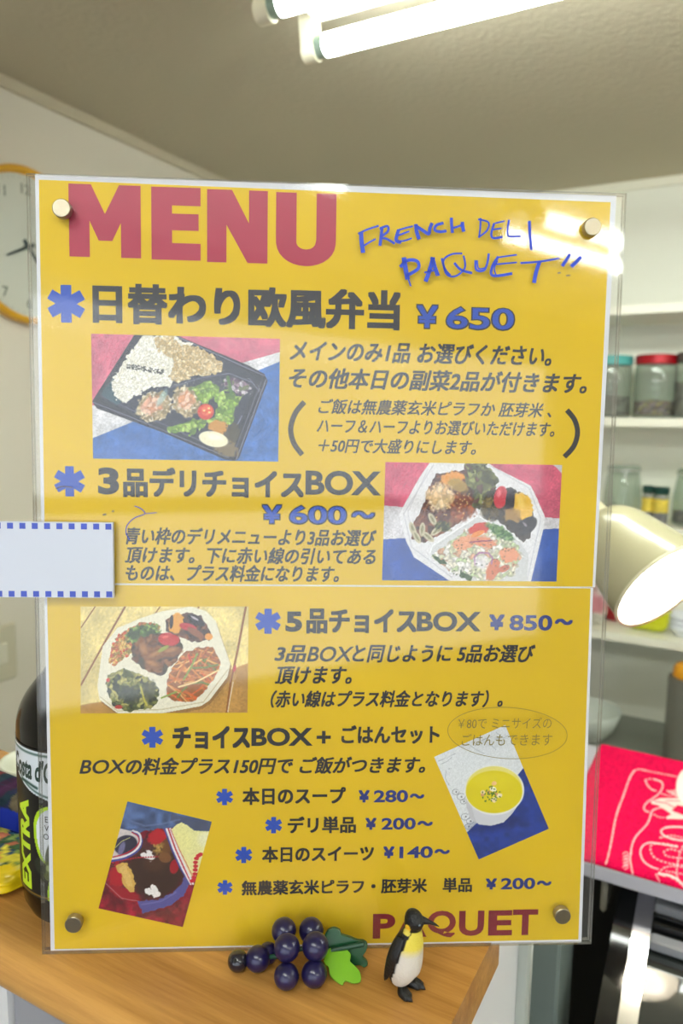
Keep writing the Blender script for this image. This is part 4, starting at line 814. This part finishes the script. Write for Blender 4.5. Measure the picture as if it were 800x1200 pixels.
o = mesh_obj('printed_cloth', np.vstack([top, bot]), ft.tolist() + sk, vmat('cotton_print', .85, .1, bump=.3, bscale=1500), None, True, colors=np.vstack([clr, clr]), origin=(0, .98, ZB))
tag(o, 'bright red cotton cloth with white line drawings spread on the grey board', 'cloth')
# the appliance: bulging glossy front
ap = empty('chrome_appliance', (.1, 1.0, 0), None, 'glossy black and chrome appliance under the grey board and red cloth', 'appliance')
prf = smooth_line([(.868, ZB - .024), (.86, ZB - .036), (.80, ZB - .058), (.74, ZB - .084), (.69, ZB - .112), (.655, ZB - .155), (.64, ZB - .23), (.64, ZB - .42)], 8)
def front_x(px, py):                             # where a sight line meets the curved front
    d = ray(px, py); best = None
    for i in range(len(prf) - 1):
        (y0, z0), (y1, z1) = prf[i], prf[i + 1]; a_ = np.array([[d[1], -(y1 - y0)], [d[2], -(z1 - z0)]]); 
        try: t, s = np.linalg.solve(a_, [y0, z0 - CZ])
        except Exception: continue
        if -.05 <= s <= 1.05: best = t * d[0]
    return best
def band(name, xa, xb, off, m, ka=0, kb=None, depth=.02, sk_=0.0):
    kb = kb or len(prf); b = MB(); P = prf[ka:kb]; n = len(P); vs = []
    for (y, z) in P:
        s = sk_ * (ZB - z)
        vs += [(xa - .1 - s, y - 1.0 - off, z), (xb - .1 - s, y - 1.0 - off, z), (xb - .1 - s, y - 1.0 - off + depth, z), (xa - .1 - s, y - 1.0 - off + depth, z)]
    fs = []
    for i in range(n - 1):
        for j in range(4): k = (j + 1) % 4; fs.append((i * 4 + j, i * 4 + k, i * 4 + 4 + k, i * 4 + 4 + j))
    fs += [(3, 2, 1, 0), tuple((n - 1) * 4 + j for j in range(4))]
    b.add(vs, fs); return b.build(name, m, ap, auto=True)
M_gb = mat('gloss_black', (14, 15, 16), .06, spec=.5); M_gg = mat('dark_glass', (34, 38, 37), .04, spec=.6)
_g = [front_x(*q) for q in ((723, 1060), (748, 1060), (766, 1060), (705, 1150), (728, 1150), (755, 1150))]
print('front', [round(float(v), 4) if v is not None else None for v in _g])
xa, xc, xd = (_g[0] + _g[3]) / 2, (_g[1] + _g[4]) / 2, (_g[2] + _g[5]) / 2
band('side_frame', xa, xc - .0005, .0, [M_gb]); band('chrome_strip', xc, xd, .004, [M_chrome]); band('glass_door', xd + .0005, .40, .0, [M_gg], ka=18)
MB().box(xd - .1 + .0005, .30, -.160, -.12, ZB - .0245, ZB - .0185, bev=.001).build('chrome_rail', [M_chrome], ap, auto=True)
M_satin = mat('satin_rail', (170, 172, 178), .3, metal=.5)
for k in range(3): MB().box(xd - .1 + .0005, .30, -.160 - .021 * k, -.144 - .021 * k, ZB - .046 - .008 * k, ZB - .034 - .008 * k, bev=.002).build('chrome_rail', [M_satin if k != 1 else M_gb], ap, auto=True)
MB().box(xa - .1 + .002, .30, -.138, .145, ZB - .45, ZB - .062).build('body', [M_black], ap)
MB().box(-.107 - .1, -.100 - .1, -.15, .02, ZB - .072, ZB - .0185, bev=.003).build('silver_hinge', [mat('satin_silver', (186, 182, 170), .3, metal=.7)], ap, auto=True)
MB().box(-.09 - .1, .30, -.16, .16, ZB - .60, ZB - .4505).build('plinth', [M_black], ap)
MB().box(-.09 - .1, .30, -.16, .16, 0, ZB - .6005).build('stand', [mat('stand_dark', (40, 38, 36), .5)], ap)
MB().box(-.175 - .1, -.0925 - .1, .05, .16, 0, ZB - .0185).build('gap_shade_block', [mat('gap_shade_dark', (38, 34, 30), .5)], ap)  # dark block added in place of the shade inside the gap
# pale cabinet left of the black gap
cb = empty('pale_cabinet', (-.35, .78, 0), None, 'pale green grey cabinet standing between the half wall and the black gap', 'cabinet')
xcab = on_y(672, 1107, .80)[0]
MB().box(-.75 + .35, xcab + .35, -.06, .02, 0, CZ - .52, bev=.003).build('body', [mat('pale_green_panel', (122, 134, 130), .35, var=.08, vscale=6)], cb, auto=True)
MB().box(-.75 + .35, xcab - .12 + .35, -.066, -.0605, .1, CZ - .55, bev=.001).build('door', [mat('pale_door', (176, 184, 182), .3)], cb, auto=True)

# ================================================================== desk lamp with cream shade
def lampT(apex, axis):
    ax = np.array(axis, float); ax /= np.linalg.norm(ax); s = np.cross(ax, (0, 0, 1.0)); s /= np.linalg.norm(s); t = np.cross(s, ax)
    return lambda q: np.array(apex) + q[0] * s + q[1] * t + q[2] * ax
LC = on_y(776, 688, .80)                               # centre of the shade's mouth
_v = ray(771, 688); _v /= np.linalg.norm(_v); _s = RT * .70 - UP * .71; _s -= _v * np.dot(_s, _v); _s /= np.linalg.norm(_s)
LAX = _s * .915 - _v * .40; LAX /= np.linalg.norm(LAX)               # the mouth faces down, right and a little towards the viewer
LR = 60 * np.dot(LC - EYE, FW) / FPX; LD = LR * 2.0
ap0 = LC - LAX * LD; TT = lampT(ap0, LAX)
lp = empty('desk_lamp', (0, 0, 0), None, 'cream clamp lamp with its lit shade hanging over the red cloth', 'lamp')
lp.location = tuple(ap0)
T0 = lambda q: TT(q) - ap0
LP_ = [(.012, 0), (.021, .002), (.032, .009), (.0405, .026), (.046, .050), (.052, .080), (LR + .003, LD)]
inn = [(r - .0016, max(z, .004) + .0012) for r, z in LP_][::-1]; inn[0] = (LR + .0014, LD)
MB().lathe([(0, -.001)] + smooth_line(LP_, 5).tolist(), 56, T=T0).build('shade', [mat('cream_enamel', (190, 185, 150), .22, coat=.5)], lp, smooth=True)
MB().lathe(smooth_line(inn, 5).tolist() + [(0, .006)], 56, T=T0).build('inner_reflector', [mat('white_reflector', (248, 246, 240), .5)], lp, smooth=True)
MB().lathe([(LR + .0014, LD - .001), (LR + .0045, LD - .0015), (LR + .0045, LD + .0015), (LR + .0014, LD + .001)], 56, T=T0).build('rim', [mat('cream_rim', (236, 230, 200), .3)], lp, smooth=True)
MB().lathe([(0, .02), (.013, .02), (.014, .05), (.024, .070), (.030, .088), (.028, .104), (.018, .116), (0, .120)], 28, T=T0).build('bulb', [glow('lit_bulb', (255, 244, 222), LAMP_GLOW)], lp, smooth=True)
MB().lathe([(0, -.035), (.014, -.035), (.018, -.030), (.018, -.0015), (0, -.001)], 28, T=T0).build('lamp_socket', [mat('cream_socket_cap', (222, 214, 178), .35)], lp, auto=True)
base = np.array([-.186, .86, ZB + .001]); st_ = TT(np.array([0, 0, -.034]))
mid = np.array([-.21, .85, (st_[2] + ZB) / 2 + .06])
b = MB(); b.tube([q - ap0 for q in smooth_line([base + (0, 0, .02), base + (-.004, 0, .10), mid, st_ - LAX * .02 + (0, 0, .0), st_], 8)], .005, 12); b.build('arm', [mat('lamp_arm', (200, 190, 160), .3, metal=.4)], lp, smooth=True)
b = MB(); bb = base - ap0; b.box(bb[0] - .012, bb[0] + .03, bb[1] - .014, bb[1] + .014, bb[2], bb[2] + .02, bev=.002); b.build('clamp', [mat('clamp_metal', (150, 146, 136), .35, metal=.6)], lp, auto=True)
# ================================================================== olive oil bottle behind the board
BX, BY = -.3435, .306; BR_ = .0395
_c, _ = to_px([BX, BY, ZC]); 
bt = empty('olive_oil_bottle', (BX, BY, ZC), None, 'dark glass olive oil bottle with white and lime label behind the board', 'bottle')
sc_b = .53e-3                                            # metres per photo pixel at the bottle
M_bot = mat('dark_bottle_glass', (12, 10, 7), .12, spec=.25)
Hs = .113; prof = [(0, 0), (.030, 0), (.0355, .003), (.0385, .010), (BR_, .020), (BR_, Hs)] + smooth_line([(BR_, Hs), (.0388, .122), (.0355, .1315), (.030, .140), (.022, .150), (.0165, .161), (.0145, .178), (.0145, .225)], 4).tolist() + [(.0175, .226), (.0175, .233), (0, .233)]
MB().lathe(prof, 64).build('glass_body', [M_bot], bt, auto=True)
MB().lathe([(0, .2335), (.016, .2335), (.0165, .236), (.0165, .252), (.015, .254), (0, .254)], 28).build('cap', [mat('gold_cap', (170, 140, 60), .3, metal=.7)], bt, auto=True)
va = math.atan2(-BY, -BX)                                # direction from bottle towards the camera
d0 = math.hypot(BX, BY)
def bang(px):                                            # photo column -> angle on the bottle, measured from the camera direction
    d = ray(px, 980); t = math.atan2(d[1], d[0]) - math.atan2(BY, BX); s = max(-1, min(1, d0 * math.sin(t) / (BR_ + .0003)))
    return math.asin(s) - t
def bz(py): return on_plane(45, py, (BX, BY, ZC), np.array([BX, BY, 0]) / d0)[2] + .0 - ZC
def wrap(px, py, r=BR_ + .0004):
    a_ = va - bang(px) * -1; z = bz(py) ; return (r * math.cos(a_), r * math.sin(a_), z)
ang = np.linspace(-math.pi * .5, math.pi * .62, 260); zz = np.linspace(.0205, .1125, 180); A_, Z_ = np.meshgrid(ang, zz); A_, Z_ = A_.ravel(), Z_.ravel(); rr = BR_ + .0003
lv = np.c_[rr * np.cos(va + A_), rr * np.sin(va + A_), Z_]
PX, PY = to_px(lv + np.array([BX, BY, ZC]))
# unrolled label coordinates: u in millimetres round the bottle from its left limb, v in photo rows
Lpx = to_px(np.array([[BX + rr * math.cos(va + t), BY + rr * math.sin(va + t), ZC + .05] for t in np.linspace(-1.6, 1.6, 200)]))[0]
SGN = 1 if Lpx[-1] > Lpx[0] else -1
tl = np.linspace(-1.6, 1.6, 200)[int(np.argmin(Lpx))]    # angle of the left limb
UU = (A_ - tl) * rr * 1000 * SGN                          # mm from the left limb
VV = (.111 - Z_) * 1000
p = Paint(UU, VV, (16, 15, 14))
p.C[:] = (10, 10, 9)
W0 = (206, 212, 220); DG = (24, 60, 50)
p.poly(smooth_line([(-60, 0), (6, 0), (90, 0), (90, 22), (60, 29), (40, 29), (24, 25), (12, 19), (6, 16), (-60, 14)], 1, True).tolist(), W0)
p.line([(-60, 1.8), (90, 1.8)], 1.0, DG); p.line(smooth_line([(-60, 12), (6, 13.5), (13, 17), (24, 22.8), (40, 26.8), (60, 26.5)], 6).tolist(), 1.0, DG); p.line(smooth_line([(14, 21), (20, 20), (30, 22)], 4).tolist(), 1.6, DG)
p.poly(smooth_line([(48, 30), (38, 31.5), (30, 36), (26.2, 45), (27, 56), (31, 66), (37, 72), (36, 92), (60, 92), (76, 60), (66, 32)], 6, True).tolist(), (170, 206, 30))
p.poly(smooth_line([(48, 31.5), (39, 33.2), (32, 37.5), (28.4, 46), (29.2, 56), (33, 65), (40, 72), (39.5, 92), (60, 92), (73, 60), (64, 34)], 6, True).tolist(), (212, 216, 224))
p.ell(38, 60, 3.0, 9, (86, 92, 80), 20, .2); p.ell(37.5, 72, 6, 6.5, (84, 92, 46), 0, .12); p.line([(29, 66), (35, 70), (45, 68)], 2.2, (40, 50, 36)); p.ell(30, 70, 4, 5, (34, 40, 30), -30, .2); p.ell(36, 70, 1.6, 2, (150, 160, 110), 0, .5)
p.line([(-60, 89), (80, 89)], .8, (170, 130, 40)); p.poly([(39, 84), (80, 84), (80, 88), (36, 88)], (206, 212, 218))
tag(mesh_obj('label', lv, grid_faces(260, 180), vmat('bottle_label_print', .4, .3), bt, True, colors=p.out()), 'white, black and lime green label')
M_lt = mat('label_dark_green', (20, 52, 44), .4); M_lime = mat('label_lime', (186, 218, 30), .4); M_lg = mat('label_grey', (60, 62, 66), .5)
def onb(body, u0_, u1_, v0_, v1_, m, w_, sh=0, rot=False, name='lettering'):
    V, F = bold(body, w_, sh); a0, a1, b0, b1 = V[:, 0].min(), V[:, 0].max(), V[:, 1].min(), V[:, 1].max(); X = (V[:, 0] - a0) / (a1 - a0); Y = (V[:, 1] - b0) / (b1 - b0)
    if rot: U, VV_ = u0_ + (1 - Y) * (u1_ - u0_), v1_ - X * (v1_ - v0_)
    else: U, VV_ = u0_ + X * (u1_ - u0_), v1_ - Y * (v1_ - v0_)
    me_ = bpy.data.meshes.new('t'); me_.from_pydata([(a__, b__, c__) for a__, b__, c__ in zip(U, VV_, V[:, 2])], [], F)
    bm = bmesh.new(); bm.from_mesh(me_); bmesh.ops.triangulate(bm, faces=bm.faces[:])
    for _ in range(3):
        eg = [e for e in bm.edges if abs(e.verts[0].co.x - e.verts[1].co.x) > 1.2]
        if eg: bmesh.ops.subdivide_edges(bm, edges=eg, cuts=1); bmesh.ops.triangulate(bm, faces=bm.faces[:])
    bm.verts.index_update(); Q = np.array([v_.co[:] for v_ in bm.verts]); F = [tuple(v_.index for v_ in f_.verts) for f_ in bm.faces]; bm.free(); bpy.data.meshes.remove(me_)
    U, VV_, V = Q[:, 0], Q[:, 1], Q
    r2 = rr + .00012 + V[:, 2] * 3e-6; t = va + tl + SGN * U / 1000 / rr
    return mesh_obj(name, np.c_[r2 * np.cos(t), r2 * np.sin(t), .111 - VV_ / 1000], F, m, bt)
onb("Costa d'Oro", 6.2, 50, 4.5, 18, M_lt, .035, .2); onb('EXTRA', 11, 22.5, 31, 87, M_lime, .05, 0, True)
onb('EXTRA', 35, 50, 38, 41.6, M_lg, .01); onb('VIRGIN', 34.3, 50.5, 43.3, 46.9, M_lg, .01); onb('OLIVE OIL', 33.6, 55, 48.6, 52.2, M_lg, .01); onb('1L', 39.5, 43, 80, 83.4, M_lg, .01)

# things standing on the ledge left of the bottle
cpP = on_z(22, 985, ZC); cpP = on_y(42, 960, .372); zc_ = on_y(14, 881, .372)[2] - ZC
cu = empty('plastic_cup', (cpP[0], .372, ZC + .0003), None, 'white plastic cup behind the olive oil bottle at the left edge', 'cup')
MB().lathe([(0, 0), (.016, 0), (.017, .003), (.0225, zc_ - .012), (.0225, zc_ - .008), (.0255, zc_ - .006), (.0255, zc_), (.023, zc_), (.0205, zc_ - .01), (.015, .004), (0, .004)], 36).build('cup', [mat('milky_plastic', (206, 208, 190), .35)], cu, smooth=True)
def sn2(v):
    p = Paint(v[:, 0] * 1000 + 60, v[:, 1] * 1000 + v[:, 2] * 700, (226, 194, 20)); p.cells(p.pm([(-200, 10), (300, 2), (300, 22), (-200, 60)], 8, 14), 6, [(120, 140, 60), (200, 190, 120), (60, 90, 50), (186, 110, 70), (214, 200, 60), (40, 70, 90)], 4, .2); return p.out()
s0 = on_z(4, 1022, ZC)
blob('snack_packet', (s0[0] - .03, s0[1] - .004, ZC + .0003), (.115, .052, .016), None, M_pk, 'crumpled yellow snack packet lying on the ledge left of the bottle', 'packet', nu=120, nv=60, seed=9, amp=.10, colors=sn2)
def bl2(v):
    p = Paint(v[:, 0] * 1000, v[:, 2] * 1000, (20, 40, 140)); p.cells(p.pm([(-200, 30), (200, 26), (200, 90), (-200, 90)], 3, 8), 6, [(60, 30, 60), (120, 50, 50), (36, 40, 70), (90, 80, 60), (30, 50, 60)], 6, .3); return p.out()
s1 = on_z(2, 993, ZC)
blob('fabric_pouch', (s1[0] - .036, s1[1] + .014, ZC + .0003), (.11, .030, .039), None, vmat('pouch_fabric', .8, .2), 'dark blue pouch with patterned top standing behind the yellow packet', 'pouch', nu=100, nv=60, seed=5, amp=.08, colors=bl2)

# ================================================================== toy grapes
M_gr = mat('painted_grape', (24, 19, 66), .28, coat=.25, var=.25, vscale=120); M_gr2 = mat('painted_grape_dark', (20, 18, 34), .25, coat=.5, var=.2, vscale=120)
M_hole = mat('drilled_hole', (6, 6, 10), .8)
gc = on_z(350, 1135, ZC)
gp = empty('toy_grape_bunch', gc, None, 'toy bunch of purple wooden grapes with green leaves before the board', 'toy')
def at_h(px, py, h): return on_z(px, py, ZC + h)
beads = [(278.7, 1126, 12.3, .0), (302, 1123.5, 14.6, .0), (314, 1117, 12, .0), (332.5, 1090.5, 14.5, 3), (364.5, 1090.5, 14.5, 3), (336, 1110.5, 15.5, 2), (369.5, 1109, 15.8, 2), (335.5, 1144, 14.8, 1), (368, 1141, 15.2, 1)]
bead_r = .0069; row1 = None
for i, (x, y, r, k) in enumerate(beads):
    if k == 2: c = at_h(x, y, .0180)
    elif k == 3: c = at_h(x, y, .0172)
    elif k == 1: c = at_h(x, y, bead_r)
    else: c = at_h(x, y, bead_r)
    R = r * np.dot(c - EYE, FW) / FPX * .985
    if k in (0, 1): c = at_h(x, y, R + .0001)
    print('bead', i, c.round(4), round(R, 5))
    o = MB().ball((0, 0, 0), R, 40).build('bead', [M_gr if i else M_gr2], gp, smooth=True); o.location = c - gc
    hd = (EYE - c) / np.linalg.norm(EYE - c) if i == 0 else RT
    hd = hd * .9 - RT * .25 if i == 0 else hd; hd /= np.linalg.norm(hd)
    MB().tube([hd * R * .975, hd * (R * 1.004)], .0011 if i == 0 else .0013, 14).build('hole', [M_hole], o)
    if i == 0: o['label'] = 'darker leftmost bead with a drilled hole'
lf = [(240 + x / 4, 980 + y / 4) for x, y in ((558, 575), (578, 530), (600, 521), (640, 522), (668, 534), (684, 556), (680, 585), (700, 604), (724, 632), (732, 668), (722, 685), (690, 688), (664, 678), (652, 682), (645, 698), (620, 684), (596, 662), (585, 645), (578, 610), (565, 600))]
df = [(240 + x / 4, 980 + y / 4) for x, y in ((560, 500), (565, 462), (580, 440), (608, 431), (632, 442), (640, 462), (680, 474), (715, 488), (745, 492), (762, 510), (755, 540), (740, 566), (760, 588), (762, 606), (745, 616), (725, 606), (700, 606), (680, 590), (640, 570), (590, 560))]
def leaf(pts, P0, nrm, th, m, nm):
    nrm = np.array(nrm, float); nrm /= np.linalg.norm(nrm); P = [on_plane(x, y, P0, nrm) - gc for x, y in smooth_line(pts, 4, True)]
    b = MB(); b.prism(P, -nrm * th); o = b.build(nm, [m], gp); md = o.modifiers.new('bevel', 'BEVEL'); md.width = .0004; md.segments = 2; return o
tocam = -FW.copy(); tocam[2] = 0; tocam /= np.linalg.norm(tocam)
l1 = leaf(lf, on_z(401.3, 1154.5, ZC + .0004), tocam * .6 + _z * .8, .0028, mat('lime_leaf', (112, 172, 4), .35, coat=.15), 'leaf')
l1['label'] = 'lime green leaf'
l2 = leaf(df, on_z(426, 1134, ZC + .0003), tocam * .95 + _z * .25, .0028, mat('dark_leaf', (12, 74, 38), .4, coat=.2), 'leaf'); l2['label'] = 'dark green leaf'
b = MB(); q0 = on_plane(388, 1111, on_z(426, 1134, ZC + .0003), tocam * .95 + _z * .25) + tocam * .0016; q1 = on_plane(426, 1104, on_z(426, 1134, ZC + .0003), tocam * .95 + _z * .25) + tocam * .0016
b.tube([q0 - gc, q1 - gc], .0014, 12); b.build('twig', [mat('twig_green', (10, 60, 40), .4)], gp, auto=True)
b = MB(); b.tube([at_h(306, 1122, .007) - gc, at_h(332, 1120, .009) - gc, at_h(352, 1112, .012) - gc, at_h(380, 1108, .013) - gc], .0012, 8); b.build('cord', [mat('cord_green', (20, 66, 50), .5)], gp, smooth=True)

# ================================================================== toy penguin
pg0 = (on_z(462, 1163, ZC) + on_z(483, 1150, ZC)) / 2
hdg = math.atan2((RT * math.cos(math.radians(42)) + tocam * math.sin(math.radians(42)))[1], (RT * math.cos(math.radians(42)) + tocam * math.sin(math.radians(42)))[0])
pn = empty('toy_penguin', pg0, (0, 0, hdg), 'small plastic emperor penguin figure standing before the board beside the grapes', 'figurine')
M_pen_ = vmat('penguin_paint', .4, .4, bump=.4, bscale=900); M_pb = mat('penguin_black', (18, 18, 20), .4, bump=.3, bscale=700)
S = .0475
rows = [(.10, .115, .145, -.015), (.14, .15, .165, -.015), (.20, .18, .18, -.01), (.28, .195, .19, 0), (.37, .20, .19, .01), (.46, .19, .18, .025), (.55, .172, .168, .045), (.63, .150, .150, .065), (.70, .125, .128, .082), (.755, .105, .105, .095), (.80, .100, .098, .105), (.85, .112, .100, .115), (.90, .112, .096, .118), (.945, .092, .080, .110), (.975, .062, .055, .102), (.992, .02, .02, .098)]
rw = smooth_line([(z, a_, b_, o_) for z, a_, b_, o_ in rows], 5); nP = 56; vs = []
for z, a_, b_, o_ in rw:
    for j in range(nP):
        t = 2 * math.pi * j / nP; x = a_ * math.cos(t); y = b_ * math.sin(t)
        if z < .2: x += .0; y *= 1; 
        cl = .05 * max(0, (.24 - z) / .14) * math.exp(-(y / .05) ** 2) * (1 if math.cos(t) > 0 else -.3); x -= cl * 1.2
        vs.append((x + o_, y, z))
v = np.array(vs) * S; m = len(rw)
fs = [(i * nP + j, i * nP + (j + 1) % nP, (i + 1) * nP + (j + 1) % nP, (i + 1) * nP + j) for i in range(m - 1) for j in range(nP)] + [tuple(range(nP - 1, -1, -1)), tuple((m - 1) * nP + j for j in range(nP))]
phi = np.tile(np.abs(((np.degrees(2 * np.pi * np.arange(nP) / nP) + 180) % 360) - 180), m); zn = np.repeat(rw[:, 0], nP)
wl = lambda *c: np.array(lin(c)); C = np.tile(wl(20, 20, 22), (len(v), 1))
lim = np.interp(zn, [.1, .3, .5, .7, .78], [105, 88, 80, 72, 60]); be = (phi < lim) & (zn < .79)
f_ = np.clip((zn - .50) / .10, 0, 1)[:, None]; cw = wl(214, 208, 200) * (1 - f_) + wl(224, 206, 78) * f_; C[be] = cw[be]
ear = (np.hypot((phi - 98) / 24, (zn - .815) / .05) < 1); C[ear] = wl(236, 186, 40); ear2 = (np.hypot((phi - 95) / 30, (zn - .77) / .035) < 1) & ~be; C[ear2] = wl(224, 206, 90)
tag(mesh_obj('body', v, fs, M_pen_, pn, True, colors=C), None)
for s in (-1, 1):
    T_ = np.array(Matrix.Rotation(math.radians(10 * s), 3, 'X') @ Matrix.Rotation(math.radians(-4), 3, 'Y'))
    b = MB(); vs = []; n1_ = 24
    for i in range(22):
        f = i / 21; zz_ = .70 - .53 * f; wd = .075 * (math.sin(math.pi * min(1, .12 + f * .88)) ** .5) * (1 - .25 * f); th = .022 * (1 - .4 * f) * (math.sin(math.pi * min(.97, .1 + f * .87)) ** .5)
        yc = s * (.13 + .085 * math.sin(math.pi * .5 * min(1, f * 2.0)) - .0 * f + .02 * f); xc_ = .035 - .085 * f - .04 * f * f
        for j in range(n1_): t = 2 * math.pi * j / n1_; vs.append(((xc_ + wd * math.cos(t)) * S, (yc + s * 0 + th * math.sin(t)) * S, zz_ * S))
    b.add(vs, [(i * n1_ + j, i * n1_ + n1_ + j, i * n1_ + n1_ + (j + 1) % n1_, i * n1_ + (j + 1) % n1_) for i in range(21) for j in range(n1_)] + [tuple(range(n1_)), tuple(21 * n1_ + n1_ - 1 - j for j in range(n1_))]); b.build('flipper', [M_pb], pn, smooth=True)
    # foot: heel and three toes in one surface
    b = MB(); n_f = 28; vs = []
    for i, (z, k) in enumerate(((.002, .86), (.02, 1), (.05, .95), (.08, .72), (.10, .4))):
        for j in range(n_f):
            t = 2 * math.pi * j / n_f; L = .15 if math.cos(t) > 0 else .075; to = 1 + (.10 * math.cos(7 * t) if math.cos(t) > .55 else 0)
            vs.append(((.055 + k * to * L * math.cos(t)) * S, (s * .09 + s * .03 * math.cos(t) + k * .072 * to * math.sin(t)) * S, (z - .03 * max(0, math.cos(t)) * (z / .1)) * S))
    b.add(vs, [(i * n_f + j, i * n_f + (j + 1) % n_f, (i + 1) * n_f + (j + 1) % n_f, (i + 1) * n_f + j) for i in range(4) for j in range(n_f)] + [tuple(range(n_f - 1, -1, -1)), tuple(4 * n_f + j for j in range(n_f))]); b.build('foot', [M_pb], pn, smooth=True)
hd_ = math.radians(38)                       # the head turns back towards the right of the view
hx, hy = math.cos(hd_), math.sin(hd_); hc = np.array([.115, 0, .865])
b = MB(); bp = [hc + np.array([hx, hy, 0]) * t + np.array([0, 0, dz]) for t, dz in ((.06, .02), (.11, .012), (.17, 0), (.23, -.022), (.275, -.045))]
b.tube([q * S for q in bp], [.055 * S, .04 * S, .024 * S, .014 * S, .005 * S], 16); bk = b.build('beak', [M_pb], pn, smooth=True)
b = MB(); b.tube([(q + np.array([0, 0, -.014])) * S for q in bp[1:4]], [.022 * S, .016 * S, .008 * S], 10); b.build('beak_stripe', [mat('beak_orange', (150, 96, 84), .4)], bk, smooth=True)
for s in (-1, 1):
    c = hc + np.array([hx, hy, 0]) * .055 + np.array([-hy, hx, 0]) * s * .090 + np.array([0, 0, .022])
    b = MB(); b.ball(c * S, .016 * S, 16); b.build('eye', [mat('eye_grey', (112, 124, 132), .25)], pn, smooth=True)
b = MB(); b.prism([np.array(q) * S for q in ((-.12, -.05, .14), (-.22, -.02, .03), (-.22, .02, .03), (-.12, .05, .14))], (0, 0, .03 * S)); b.build('tail', [M_pb], pn)
